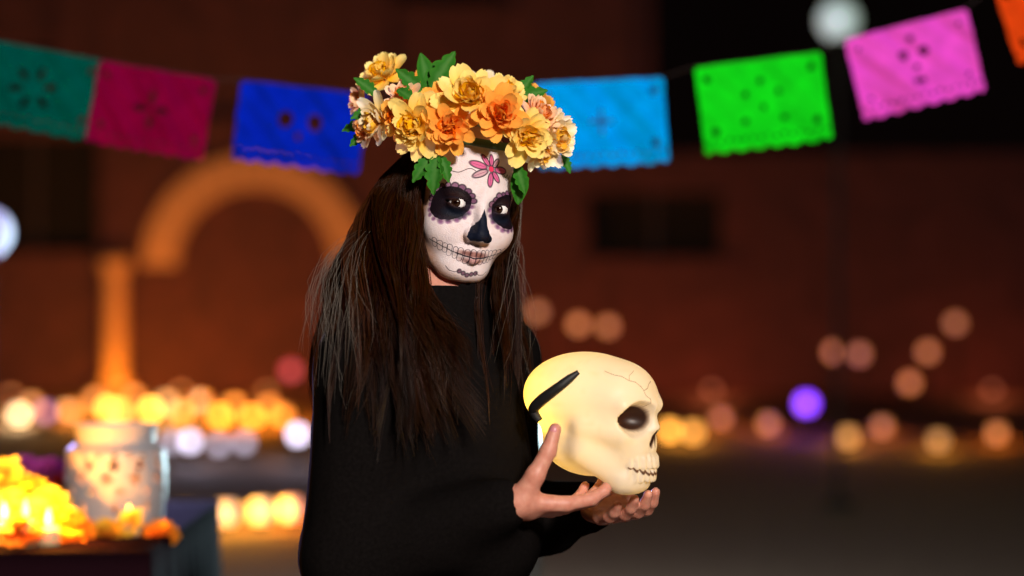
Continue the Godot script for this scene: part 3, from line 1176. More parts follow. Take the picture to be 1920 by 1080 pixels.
func head_sdf(p: Vector3) -> float:
	var q := Vector3(absf(p.x), p.y, p.z)
	var d := ell(q, Vector3(0, 28, -12), Vector3(72, 82, 94))
	d = smin(d, ell(q, Vector3(0, -36, 20), Vector3(58, 66, 60)), 24)
	d = smin(d, cap(q, Vector3(0, -88, 58), Vector3(12, -87, 57), 17, 16), 22)
	d = smin(d, cap(q, Vector3(48, -60, 4), Vector3(22, -86, 44), 12, 12), 18)
	d = smin(d, ell(q, Vector3(38, -34, 50), Vector3(24, 23, 23)), 22)
	d = smin(d, cap(q, Vector3(10, 17, 77), Vector3(38, 16, 62), 8, 8), 12)
	d = -smin(-d, ell(q, Vector3(31, -1, 97), Vector3(17, 13, 17)), 9)
	d = smin(d, ell(q, Vector3(31, 0, 69), Vector3(14, 13.5, 13.5)), 5)
	d = smin(d, cap(q, Vector3(0, 6, 80), Vector3(0, -32, 96), 6, 8), 9)
	d = smin(d, ell(q, Vector3(0, -38, 97), Vector3(11, 9.5, 11)), 7)
	d = smin(d, ell(q, Vector3(12, -41, 88), Vector3(7, 7, 9)), 5)
	d = smin(d, cap(q, Vector3(4, -62.5, 83), Vector3(25, -60, 66), 5.5, 3.5), 6)
	d = smin(d, cap(q, Vector3(0, -72, 82), Vector3(21, -65, 68), 6.5, 4), 6)
	d = -smin(-d, cap(q, Vector3(0, -67.5, 92), Vector3(27, -62, 74), 2.0, 1.6), 3)
	d = smin(d, ell(q, Vector3(72, -8, -10), Vector3(6, 28, 16)), 5)
	return d


func face_texture() -> ImageTexture:
	# u, v in millimetres on the skin: u along the cheek from the middle of the face, v up from the eyes
	var W := 1000
	var H := 920
	var to := func(q: Vector2) -> Vector2:
		return Vector2((rad_to_deg(q.x / 82.0) + 100.0) / 200.0 * W, (115.0 - q.y) / 230.0 * H)
	var hairc := lin(0.016, 0.008, 0.005)
	var p := Paint.new(W, H, hairc, to)
	var skin := lin(0.50, 0.27, 0.18)
	var white := lin(0.72, 0.64, 0.67)
	# skin up to the hairline, then white paint
	p.dab(Vector2(0, -10), 92, 108, skin, 1.0, 0.05)
	p.poly([Vector2(-84, -50), Vector2(-88, 20), Vector2(-92, 60), Vector2(-86, 90), Vector2(-40, 103), Vector2(0, 106), Vector2(40, 103), Vector2(90, 90), Vector2(100, 60), Vector2(96, 10), Vector2(88, -50)], skin)
	p.dab(Vector2(0, -8), 86, 104, white, 1.0, 0.16)
	for k in 5:
		p.dab(Vector2([-56, -30, 0, 28, 52][k], 50), 34, 46, white, 0.8, 0.45)
	p.dab(Vector2(8, 96), 70, 18, skin, 0.7, 0.9)
	p.dab(Vector2(80, 66), 22, 36, skin, 0.6, 0.8)
	for k in 2600:
		var c := [lin(0.78, 0.72, 0.75), lin(0.64, 0.48, 0.45), lin(0.72, 0.60, 0.59), lin(0.62, 0.54, 0.61)][k % 4] as Color
		p.dab(Vector2(rng.randf_range(-76, 76), rng.randf_range(-104, 82)), rng.randf_range(1, 6), rng.randf_range(1, 6), c, 0.22, 1.0)
	# thin paint lets skin through round the jaw, beside the nose and on the chin
	p.dab(Vector2(58, -62), 24, 40, skin, 0.42, 1.0, 0.4)
	p.dab(Vector2(-62, -70), 20, 34, skin, 0.30, 1.0, -0.4)
	p.dab(Vector2(-15, -44), 8, 9, skin, 0.55, 1.0)
	p.dab(Vector2(14, -52), 10, 7, lin(0.62, 0.30, 0.18), 0.5, 1.0)
	var ink := lin(0.012, 0.008, 0.014)
	var plum := lin(0.10, 0.03, 0.09)
	var rose := lin(0.42, 0.10, 0.20)
	# eye sockets with scalloped rims
	for s in [-1.0, 1.0]:
		var o := Vector3(43.0, 30.0, 0.0) if s < 0 else Vector3(40.5, 27.0, 0.0)
		var rim := func(a: float, grow: float) -> Vector2:
			var ry := (22.0 if sin(a) > 0 else 25.0) * grow
			var q := Vector2(cos(a) * o.y * grow * s, sin(a) * ry)
			q.y += -0.10 * cos(a) * o.y
			return Vector2(o.x * s, -0.5) + q
		var n := 20
		for k in n:
			var a := TAU * (k + 0.5) / n
			var q: Vector2 = rim.call(a, rng.randf_range(1.0, 1.06))
			var g := rng.randf_range(0.85, 1.2)
			if sin(a) > -0.1:
				p.dab(q, 5.6 * g, 5.2 * g, ink, 0.9, 0.25)
				p.dab(q, 4.6 * g, 4.2 * g, plum.lerp(lin(0.42, 0.22, 0.34), rng.randf_range(0.3, 0.9)), 0.85, 0.4)
			else:
				p.dab(q, 5.4 * g, 4.6 * g, plum, 0.75, 0.8)
				p.dab(q + Vector2(rng.randf_range(-2, 2), -2), 3.6 * g, 3.0 * g, lin(0.22, 0.09, 0.22), 0.7, 0.8)
		var pts := []
		for k in 40:
			pts.append(rim.call(TAU * k / 40, rng.randf_range(0.94, 1.0)))
		p.poly(pts, lin(0.007, 0.004, 0.007))
		for k in 26:
			var a := PI + PI * rng.randf()
			p.dab(rim.call(a, rng.randf_range(0.8, 1.08)), rng.randf_range(2, 6), rng.randf_range(1.5, 4), lin(0.02, 0.012, 0.03), 0.5, 1.0)
		o = Vector3(36.0 * s, 0.0, 0.0)
		# bluish black under the eye, brown lid
		p.dab(Vector2(o.x - 2 * s, -13), 21, 9, lin(0.004, 0.007, 0.017), 0.9, 0.6)
		p.dab(Vector2(o.x, 10), 22, 8, lin(0.022, 0.008, 0.007), 0.7, 0.8)
		p.dab(Vector2(o.x - 2 * s, 0), 18, 9, lin(0.065, 0.024, 0.016), 0.6, 0.7)
		# lash lines
		var up := []
		var low := []
		for k in 15:
			var u := lerpf(-17.5, 17.5, k / 14.0)
			up.append(Vector2(o.x + u, 7.2 * (1.0 - pow(u / 17.5, 2)) + 0.2))
			low.append(Vector2(o.x + u, -6.0 * (1.0 - pow(u / 17.5, 2)) - 0.2))
		p.line(up, 2.6, ink)
		p.line(low, 1.4, ink)
	# nose: a black inverted heart
	p.poly([Vector2(0.5, -2), Vector2(4, -14), Vector2(7, -24), Vector2(14, -36), Vector2(15.5, -42), Vector2(11, -46.5), Vector2(5, -47), Vector2(0, -44), Vector2(-5, -47), Vector2(-11, -46.5), Vector2(-15.5, -42), Vector2(-14, -36), Vector2(-7, -24), Vector2(-3.5, -14)], lin(0.005, 0.008, 0.020))
	p.dab(Vector2(3, -40), 8, 5, ink, 0.8, 0.8)
	# flower on the forehead
	var fc := Vector2(6, 52)
	var petals := [[0.0, 27.0, 5.0], [0.80, 20.0, 3.4], [1.50, 19.0, 3.4], [2.25, 22.0, 3.6], [3.0, 31.0, 5.0], [3.66, 28.0, 4.6], [4.70, 24.0, 4.0], [5.40, 21.0, 3.8]]
	var tone := 0
	for e in petals:
		tone += 1
		var dir := Vector2.from_angle(e[0])
		var mid: Vector2 = fc + dir * (e[1] * 0.60)
		p.dab(mid, e[1] * 0.44 + 0.9, e[2] + 0.9, ink, 0.9, 0.2, e[0])
		p.dab(mid, e[1] * 0.44 - 0.3, e[2] - 0.4, lin(0.62, 0.13, 0.30) if tone % 4 != 2 else lin(0.55, 0.34, 0.40), 0.95, 0.3, e[0])
		p.line([mid - dir * e[1] * 0.3, mid + dir * e[1] * 0.3], 0.9, lin(0.2, 0.03, 0.1), 0.6)
	p.dab(fc, 5.0, 5.0, ink, 0.7, 0.3)
	p.dab(fc, 4.3, 4.3, lin(0.60, 0.03, 0.10), 1.0, 0.3)
	# scrolls on both sides
	var sc := []
	for k in 40:
		var u := k / 39.0
		sc.append(Vector2(lerpf(-15, -62, u), 46.0 - 7.0 * u + 4.0 * sin(u * 9.0) * (1.0 - u)))
	p.line(sc, 1.2, ink, 0.9)
	p.line([Vector2(28, 47), Vector2(32, 43), Vector2(36, 48), Vector2(40, 42), Vector2(43, 47), Vector2(47, 41), Vector2(50, 44), Vector2(54, 38), Vector2(58, 40)], 1.3, ink, 0.9)
	# mouth: lips, a long line and teeth
	p.dab(Vector2(0, -64.5), 28, 5.5, lin(0.14, 0.04, 0.035), 0.9, 0.6)
	p.dab(Vector2(0, -74), 22, 6.0, lin(0.34, 0.12, 0.12), 0.75, 0.7)
	var ml := func(u: float) -> float:
		return -69.5 + 15.0 * pow(absf(u) / 60.0, 1.5)
	var mouth := []
	for k in 41:
		var u := lerpf(-62, 58, k / 40.0)
		mouth.append(Vector2(u, ml.call(u) + rng.randf_range(-0.5, 0.5)))
	p.line(mouth, 1.4, ink)
	p.line(mouth.slice(13, 29), 2.2, ink)
	for k in 15:
		var u := lerpf(-54, 50, k / 14.0) + rng.randf_range(-0.9, 0.9)
		var m: float = ml.call(u)
		var half := rng.randf_range(3.0, 4.0)
		for s in [-1.0, 1.0]:
			var e := 11.5 - 6.0 * absf(u) / 54.0 + rng.randf_range(-1.2, 1.0)
			var arc := []
			for j in 9:
				var a := PI * j / 8.0
				arc.append(Vector2(u + half * cos(a), m + s * (e - 3.0 + 3.0 * sin(a))))
			arc.push_front(Vector2(u + half, m))
			arc.append(Vector2(u - half, m))
			p.dab(Vector2(u, m + s * e * 0.5), 3.0, e * 0.42, lin(0.74, 0.52, 0.46), 0.30, 0.6)
			p.line(arc, rng.randf_range(0.8, 1.1), ink, rng.randf_range(0.5, 0.9))
	# mark on the chin
	for k in 5:
		p.dab(Vector2(-2 + (k - 2) * 6.0, -94 + absf(k - 2) * 2.0), 4.0, 4.0, ink, 0.8, 0.3)
		p.dab(Vector2(-2 + (k - 2) * 6.0, -94 + absf(k - 2) * 2.0), 3.0, 3.0, lin(0.30, 0.14, 0.22), 0.6, 0.5)
	p.line([Vector2(-34, -86), Vector2(-28, -91), Vector2(-20, -92), Vector2(-14, -89)], 1.1, ink, 0.8)
	p.line([Vector2(30, -86), Vector2(24, -91), Vector2(16, -92), Vector2(10, -89)], 1.1, ink, 0.8)
	return ImageTexture.create_from_image(p.im)


var head := Transform3D()

func person() -> void:
	var hb := Basis(Vector3.BACK, deg_to_rad(-8.0)) * Basis(Vector3.UP, deg_to_rad(YAW)) * Basis(Vector3.RIGHT, deg_to_rad(4.0))
	var eyes := at(904, 388, 2.73)
	head = Transform3D(hb, eyes - hb * Vector3(0, 0, 0.083))
	var t := thing("person", "girl with skull face paint and long dark hair in a black dress", "person", Vector3(-0.13, 0, -0.09))
	var off := -t.position
	# ---- the head
	var azs := []
	var els := []
	var a := -180.0
	while a < 179.9:
		azs.append(deg_to_rad(a))
		var n := absf(a)
		a += 0.75 if n > 11.0 and n < 36.0 else 1.4 if n < 92.0 else 5.0
	azs.append(PI)
	a = -84.0
	while a < 89.0:
		els.append(deg_to_rad(a))
		a += 0.75 if a > -5.0 and a < 11.0 else 1.4 if a < 60.0 else 4.0
	els.append(deg_to_rad(89.0))
	var rows := star(head_sdf, Vector3(0, -5, 0), azs, els)
	var b := B.new()
	b.xf = Transform3D(head.basis, head.origin + off)
	for y in els.size():
		for x in azs.size():
			var p: Vector3 = rows[y][x]
			var az := rad_to_deg(atan2(p.x, p.z + 6.0))
			# the openings between the lids
			for s in [-1.0, 1.0]:
				var du: float = p.x - 31.0 * s
				if p.z > 30.0 and absf(du) < 15.2:
					var w := 1.0 - pow(du / 15.2, 2)
					if p.y < 6.4 * w and p.y > -5.6 * w:
						var e := Vector3(31.0 * s, 0, 69)
						p = e + (p - e).normalized() * 10.4
			b.vert(p * 0.001, Vector2(clampf((az + 100.0) / 200.0, 0.002, 0.998), clampf((115.0 - p.y) / 230.0, 0.002, 0.998)))
	for y in els.size() - 1:
		for x in azs.size() - 1:
			var p := y * azs.size() + x
			b.quad(p, p + azs.size(), p + azs.size() + 1, p + 1)
	var body := ArrayMesh.new()
	b.done(body)
	# ---- torso, limbs and hands
	var J := joints()
	var sk := B.new()
	sk.xf = Transform3D(Basis(), off)
	var F := Field.new(Vector3(-0.40, 0.0, -0.40), Vector3(0.22, 1.36, 0.22), 0.014)
	F.bone(head * Vector3(0, -0.05, -0.02), J.neck, 0.047, 0.052, 0.03)
	F.bone(J.neck, J.chest, 0.07, 0.105, 0.05)
	F.bone(J.chest, J.waist, 0.105, 0.095, 0.05)
	F.bone(J.waist, J.hip, 0.095, 0.115, 0.05)
	for s in ["right", "left"]:
		F.bone(J.neck, J[s + "_shoulder"], 0.045, 0.045, 0.04)
		F.bone(J[s + "_shoulder"], J[s + "_elbow"], 0.042, 0.033, 0.02)
		F.bone(J[s + "_elbow"], J[s + "_wrist"], 0.033, 0.024, 0.02)
		F.bone(J[s + "_hip"], J[s + "_knee"], 0.075, 0.05, 0.03)
		F.bone(J[s + "_knee"], J[s + "_ankle"], 0.05, 0.035, 0.02)
		F.bone(J[s + "_ankle"], J[s + "_toe"], 0.035, 0.028, 0.02)
	F.nets(sk)
	hand(sk, J.right_wrist, J.right_elbow, true)
	hand(sk, J.left_wrist, J.left_elbow, false)
	sk.done(body)
	var fm := mat(Color.WHITE, 0.6)
	fm.metallic_specular = 0.25
	fm.albedo_texture = face_texture()
	fm.texture_repeat = false
	fm.heightmap_enabled = true
	fm.heightmap_texture = noise_tex(0.25, Color.BLACK, Color.WHITE, 512, 31)
	fm.heightmap_scale = 0.07
	body.surface_set_material(0, fm)
	M.skin = mat(Color.WHITE, 0.5)
	M.skin.albedo_texture = noise_tex(0.05, lin(0.46, 0.165, 0.115), lin(0.62, 0.31, 0.225), 256, 5)
	M.skin.uv1_triplanar = true
	M.skin.uv1_scale = Vector3.ONE * 6.0
	M.skin.subsurf_scatter_enabled = true
	M.skin.subsurf_scatter_strength = 0.15
	body.surface_set_material(1, M.skin)
	part("body", body, null, t)
	# ---- thumb nail
	b = B.new()
	var nb := Basis(Vector3.BACK, -0.25) * Basis(Vector3.UP, -0.35)
	b.xf = Transform3D(nb, Vector3(0.0528, 1.1060, 0.1100) + off)
	b.ball(Vector3.ZERO, Vector3(0.0052, 0.0072, 0.0030), 14, 10)
	part("thumb_nail", b.done(), mat(lin(0.55, 0.22, 0.24), 0.3), t)
	# ---- eyes
	var look := (head.affine_inverse() * (CAM + Vector3(-0.5, 0.05, 0.0)))
	for s in [-1.0, 1.0]:
		var e := B.new()
		var rings := [0.0, 7.0, 12.5, 13.5, 20.0, 30.0, 32.0, 34.0, 50.0, 80.0, 120.0, 180.0]
		for k in rings.size():
			var an := deg_to_rad(rings[k])
			e.tint = Color(0.004, 0.003, 0.003) if rings[k] < 13.0 else Color(0.022, 0.010, 0.006) if rings[k] < 25.0 else Color(0.012, 0.006, 0.004) if rings[k] < 33.0 else Color(0.88, 0.87, 0.88)
			for x in 25:
				var q := TAU * x / 24
				e.vert(Vector3(sin(an) * sin(q), sin(an) * cos(q), cos(an)) * 0.0121)
		for k in rings.size() - 1:
			for x in 24:
				var q := k * 25 + x
				e.quad(q, q + 1, q + 26, q + 25)
		var em := mat(Color.WHITE, 0.08, true)
		em.clearcoat_enabled = true
		em.clearcoat = 1.0
		em.clearcoat_roughness = 0.02
		var eye := part("eye", e.done(), em, t)
		var c := Vector3(31.0 * s, 0, 69) * 0.001
		var dir := (look - c).normalized()
		eye.transform = Transform3D(head.basis * Basis.looking_at(-dir, Vector3.UP), head * c + off)
	dress(t, off, J)
	hair(t, off)


func joints() -> Dictionary:
	var f := Vector3(0.866, 0, 0.5)
	var r := Vector3(-0.5, 0, 0.866)
	var J := {"neck": Vector3(-0.105, 1.235, -0.095), "chest": Vector3(-0.135, 1.085, -0.09), "waist": Vector3(-0.14, 0.92, -0.10), "hip": Vector3(-0.14, 0.80, -0.10)}
	J.right_shoulder = J.neck + r * 0.15 + Vector3(-0.01, -0.05, 0)
	J.left_shoulder = J.neck - r * 0.15 + Vector3(0, -0.05, 0)
	J.right_elbow = Vector3(-0.218, 0.935, 0.035)
	J.left_elbow = Vector3(-0.02, 0.955, -0.235)
	J.right_wrist = Vector3(-0.008, 1.012, 0.094)
	J.left_wrist = Vector3(0.115, 0.985, -0.115)
	for s in [["right", 1.0], ["left", -1.0]]:
		J[s[0] + "_hip"] = J.hip + r * 0.08 * s[1] + Vector3(0, -0.03, 0)
		J[s[0] + "_knee"] = J.hip + r * 0.085 * s[1] + f * 0.02 + Vector3(0, -0.40, 0)
		J[s[0] + "_ankle"] = J.hip + r * 0.085 * s[1] + Vector3(0, -0.745, 0)
		J[s[0] + "_toe"] = J.hip + r * 0.095 * s[1] + f * 0.15 + Vector3(0, -0.77, 0)
	return J


func hand(b: B, wrist: Vector3, elbow: Vector3, near: bool) -> void:
	# fingers pass below the jaw of the skull, the thumb stands up on its side
	var F: Field
	if near:
		F = Field.new(Vector3(-0.06, 0.94, 0.0), Vector3(0.17, 1.14, 0.15), 0.003)
	else:
		F = Field.new(Vector3(0.05, 0.93, -0.16), Vector3(0.24, 1.10, 0.10), 0.003)
	var dir := Vector3(0.93, -0.10, -0.30).normalized() if near else Vector3(0.40, -0.05, 0.9).normalized()
	var side := Vector3(0.25, 0.25, 0.93).normalized() if near else Vector3(0.92, 0.1, -0.38).normalized()   # towards the thumb
	var up := side.cross(dir).normalized()
	if up.y < 0:
		up = -up
	side = (side - dir * side.dot(dir)).normalized()
	F.bone(wrist + (elbow - wrist).normalized() * 0.05, wrist, 0.025, 0.022, 0.01)
	var mid := wrist + dir * 0.03
	F.bone(wrist, mid, 0.022, 0.021, 0.012)
	for k in 4:
		var l := (1.5 - k) * 0.0175
		var knuckle := wrist + dir * (0.078 - 0.004 * absf(k - 1.2)) + side * l
		F.bone(wrist + dir * 0.012 + side * l * 0.6, knuckle, 0.013, 0.0105, 0.010)
		var p := knuckle
		var bend := [0.25, 0.35, 0.35]
		var lens := [[0.036, 0.022, 0.019], [0.040, 0.025, 0.020], [0.037, 0.023, 0.019], [0.029, 0.018, 0.016]][k] as Array
		var ang := 0.0
		for j in 3:
			ang += bend[j] + 0.05 * k * (1 if near else -1) * 0.4
			var q: Vector3 = p + (dir * cos(ang) + up * sin(ang)) * lens[j]
			F.bone(p, q, 0.0098 - 0.0012 * j, 0.0090 - 0.0013 * j, 0.0035)
			p = q
	# thumb
	var th: Array
	if near:
		th = [wrist + dir * 0.014 + side * 0.014, Vector3(0.030, 1.050, 0.112), Vector3(0.0465, 1.080, 0.1105), Vector3(0.0555, 1.108, 0.104)]
	else:
		var o := wrist + dir * 0.02 + side * 0.016
		th = [o, o + (side * 0.6 + up * 0.7 + dir * 0.3) * 0.036, o + (side * 0.6 + up * 1.3 + dir * 0.5) * 0.042, o + (side * 0.5 + up * 1.7 + dir * 0.7) * 0.048]
	F.bone(th[0], th[1], 0.0165, 0.0125, 0.012)
	F.bone(th[1], th[2], 0.0115, 0.0105, 0.006)
	F.bone(th[2], th[3], 0.0105, 0.0082, 0.004)
	F.nets(b)


func dress(t: Node3D, off: Vector3, J: Dictionary) -> void:
	var F := Field.new(Vector3(-0.52, 0.0, -0.48), Vector3(0.26, 1.30, 0.30), 0.013)
	F.bone(J.neck + Vector3(0.012, 0.045, 0.012), J.neck, 0.058, 0.07, 0.03)
	F.bone(J.neck + Vector3(0, 0.005, 0), J.chest, 0.075, 0.128, 0.05)
	F.bone(J.chest, J.waist, 0.13, 0.118, 0.05)
	F.bone(J.waist, J.hip, 0.12, 0.14, 0.05)
	F.bone(J.hip, Vector3(-0.14, 0.16, -0.10), 0.14, 0.16, 0.05)
	# skirt in folds
	for k in 13:
		var a := TAU * k / 13.0
		var d := Vector3(cos(a), 0, sin(a))
		F.bone(J.hip + d * 0.07, Vector3(-0.14, 0.055, -0.10) + d * (0.19 + 0.015 * (k % 3)), 0.07, 0.052, 0.03)
	for s in ["right", "left"]:
		F.bone(J.neck + Vector3(0, -0.02, 0), J[s + "_shoulder"], 0.06, 0.062, 0.05)
		F.bone(J[s + "_shoulder"], J[s + "_elbow"], 0.068, 0.060, 0.035)
		var w: Vector3 = J[s + "_elbow"].lerp(J[s + "_wrist"], 0.97)
		F.bone(J[s + "_elbow"], w, 0.056, 0.036, 0.03)
		# hanging folds of the sleeve
		F.bone(J[s + "_elbow"] + Vector3(0, -0.02, 0), J[s + "_elbow"].lerp(J[s + "_wrist"], 0.6) + Vector3(0, -0.035, 0), 0.04, 0.025, 0.03)
	# the front of the cape between the arms
	F.bone(J.chest + Vector3(0.05, 0.05, 0.05), Vector3(-0.035, 0.95, 0.0), 0.055, 0.07, 0.05)
	F.bone(Vector3(-0.05, 1.15, -0.06), Vector3(-0.03, 0.95, -0.08), 0.05, 0.07, 0.05)
	# thin folds on the chest and the back
	for k in 9:
		var a := TAU * k / 9.0 + 0.3
		var d := Vector3(cos(a), 0, sin(a))
		F.bone(J.chest + d * 0.118 + Vector3(0, 0.03, 0), J.hip + d * 0.135, 0.012, 0.016, 0.025)
	var b := B.new()
	b.xf = Transform3D(Basis(), off)
	F.nets(b)
	var m := mat(Color.WHITE, 0.95)
	m.albedo_texture = noise_tex(0.2, lin(0.0035, 0.003, 0.003), lin(0.007, 0.006, 0.006), 256, 12)
	m.uv1_triplanar = true
	m.uv1_scale = Vector3.ONE * 3.0
	m.metallic_specular = 0.05
	part("dress", b.done(), m, t)


func table_at(tab: Array, s: float) -> Vector2:
	for k in tab.size() - 1:
		if s <= tab[k + 1][0]:
			var u: float = (s - tab[k][0]) / (tab[k + 1][0] - tab[k][0])
			return Vector2(tab[k][1], tab[k][2]).lerp(Vector2(tab[k + 1][1], tab[k + 1][2]), smoothstep(0, 1, u) * 0.5 + u * 0.5)
	return Vector2(tab[-1][1], tab[-1][2])


func strand(b: B, pts: Array, r: float, c: Color) -> void:
	# a tapering three-sided fibre through four points
	var n := 13
	var first := b.v.size()
	for k in n:
		var t := float(k) / (n - 1) * 3.0
		var j := mini(int(t), 2)
		var u := t - j
		var p0: Vector3 = pts[maxi(j - 1, 0)]
		var p1: Vector3 = pts[j]
		var p2: Vector3 = pts[j + 1]
		var p3: Vector3 = pts[mini(j + 2, 3)]
		var p := p1.cubic_interpolate(p2, p0, p3, u)
		var wave: Vector3 = Vector3(sin(t * 3.0 + pts[4].x * 9.0), 0, cos(t * 2.4 + pts[4].y * 9.0)) * 0.0035 * t * pts[4].z
		p += wave
		var w := r * (1.0 - 0.75 * pow(t / 3.0, 3.0))
		b.tint = c
		for s in 3:
			var a := TAU * s / 3.0
			b.vert(p + Vector3(cos(a), 0, sin(a)) * w)
	for k in n - 1:
		for s in 3:
			var p := first + k * 3 + s
			var q := first + k * 3 + (s + 1) % 3
			b.quad(p, p + 3, q + 3, q)


func hair(t: Node3D, off: Vector3) -> void:
	var ring2 := [[0.0, 797, 0.05], [0.15, 735, 0.09], [0.3, 645, 0.06], [0.42, 604, -0.04], [0.6, 710, -0.19], [0.8, 880, -0.2], [0.92, 966, -0.12], [1.0, 948, -0.04]]
	var ring3 := [[0.0, 905, 0.115], [0.12, 785, 0.145], [0.3, 645, 0.11], [0.42, 586, -0.01], [0.6, 700, -0.2], [0.8, 900, -0.2], [0.92, 992, -0.10], [1.0, 925, 0.06]]
	var b := B.new()
	b.xf = Transform3D(Basis(), off)
	for cl in 270:
		var sc := rng.randf()
		var oc := rng.randf()
		var ph := Vector3(rng.randf(), rng.randf(), rng.randf_range(0.6, 2.4))
		var tone := rng.randf() * (2.6 if cl % 5 == 0 else 1.0)
		var endy := rng.randf_range(-0.055, 0.06)
		for k in 26:
			var s := clampf(sc + rng.randfn(0.0, 0.017), 0.0, 1.0)
			var o := clampf(oc + rng.randfn(0.0, 0.08), 0.0, 1.0)
			var phi := deg_to_rad(lerpf(-64.0, -287.0, s))
			# root on the scalp, under the crown
			var hgt := rng.randf_range(45.0, 96.0)
			var rr := sqrt(maxf(0.05, 1.0 - pow((hgt - 28.0) / 82.0, 2)))
			var p0 := head * (Vector3(sin(phi) * 72.0 * rr, hgt, cos(phi) * 94.0 * rr - 12.0) * 0.00102)
			var thick := lerpf(1.0, 1.08 + 0.40 * smoothstep(0.0, 0.22, s) * smoothstep(0.85, 0.6, s), o)
			var p1 := head * (Vector3(sin(phi) * 78.0 * thick, 2.0 - 12.0 * o, cos(phi) * 98.0 * thick - 12.0) * 0.001)
			var a2 := table_at(ring2, s)
			var a3 := table_at(ring3, clampf(sc + (s - sc) * 0.22, 0, 1))
			var m2 := Vector2(-0.13, -0.07)
			var q2 := m2.lerp(Vector2((a2.x - 960.0) / 1402.0, a2.y), lerpf(0.72, 1.0, o))
			var q3 := m2.lerp(Vector2((a3.x - 960.0) / 1402.0, a3.y), lerpf(0.80, 1.0, oc + (o - oc) * 0.25))
			var p2 := Vector3(q2.x, 1.300, q2.y)
			var p3 := Vector3(q3.x, 1.155 + endy + rng.randfn(0.0, 0.016), q3.y)
			var l := 0.4 + 0.6 * tone + rng.randf_range(-0.2, 0.3)
			strand(b, [p0, p1, p2, p3, ph], 0.0006, Color(0.026, 0.0085, 0.0036) * l + Color(0, 0, 0, 1))
	# loose hairs that stand off at the sides
	for k in 130:
		var left := k % 5 > 0
		var s := rng.randf_range(0.22, 0.5) if left else rng.randf_range(0.84, 1.0)
		var phi := deg_to_rad(lerpf(-64.0, -287.0, s))
		var p0 := head * (Vector3(sin(phi) * 80.0, rng.randf_range(0.0, 60.0), cos(phi) * 100.0 - 12.0) * 0.00104)
		var away := rng.randf_range(0.001, 0.017) * (1.0 if left else 0.7)
		var a2 := table_at(ring2, s)
		var a3 := table_at(ring3, s)
		var dir := Vector3(-1, 0, 0) if left else Vector3(1, 0, 0.2)
		var p1 := head * (Vector3(sin(phi) * 84.0, -30.0, cos(phi) * 104.0 - 12.0) * 0.00108) + dir * away * 0.4
		var p2 := Vector3((a2.x - 960.0) / 1402.0, rng.randf_range(1.28, 1.34), a2.y) + dir * away
		var p3 := Vector3((a3.x - 960.0) / 1402.0, rng.randf_range(1.13, 1.26), a3.y) + dir * away * rng.randf_range(0.2, 1.7)
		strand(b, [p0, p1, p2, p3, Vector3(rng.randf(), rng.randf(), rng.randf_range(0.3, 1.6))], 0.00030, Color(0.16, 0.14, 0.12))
	var m := mat(Color.WHITE, 0.38, true)
	m.metallic_specular = 0.24
	part("hair", b.done(), m, t)


# ---------------------------------------------------------------- the crown of flowers

func leaf_mesh(lobes := true) -> ArrayMesh:
	var b := B.new()
	var n := 18
	for k in n + 1:
		var t := float(k) / n
		var w := 0.26 * pow(sin(PI * clampf(t * 0.96 + 0.03, 0, 1)), 0.75) * (1.15 - 0.45 * t)
		if lobes:
			w *= 0.72 + 0.34 * absf(sin(t * PI * 4.5))
		if k == n:
			w = 0.004
		for s in [-1.0, -0.5, 0.0, 0.5, 1.0]:
			b.tint = Color(0.010, 0.10, 0.010).lerp(Color(0.04, 0.19, 0.016), absf(s) * 0.6 + 0.2 * t) if absf(s) > 0.1 else Color(0.05, 0.17, 0.03)
			b.vert(Vector3(s * w, t + 0.04 * absf(s) * w * 4.0, 0.5 * absf(s) * w - 0.22 * t * t + 0.015 * sin(t * 20.0) * s), Vector2(s, t))
	for k in n:
		for s in 4:
			var p := k * 5 + s
			b.quad(p, p + 5, p + 6, p + 1)
	return b.done()


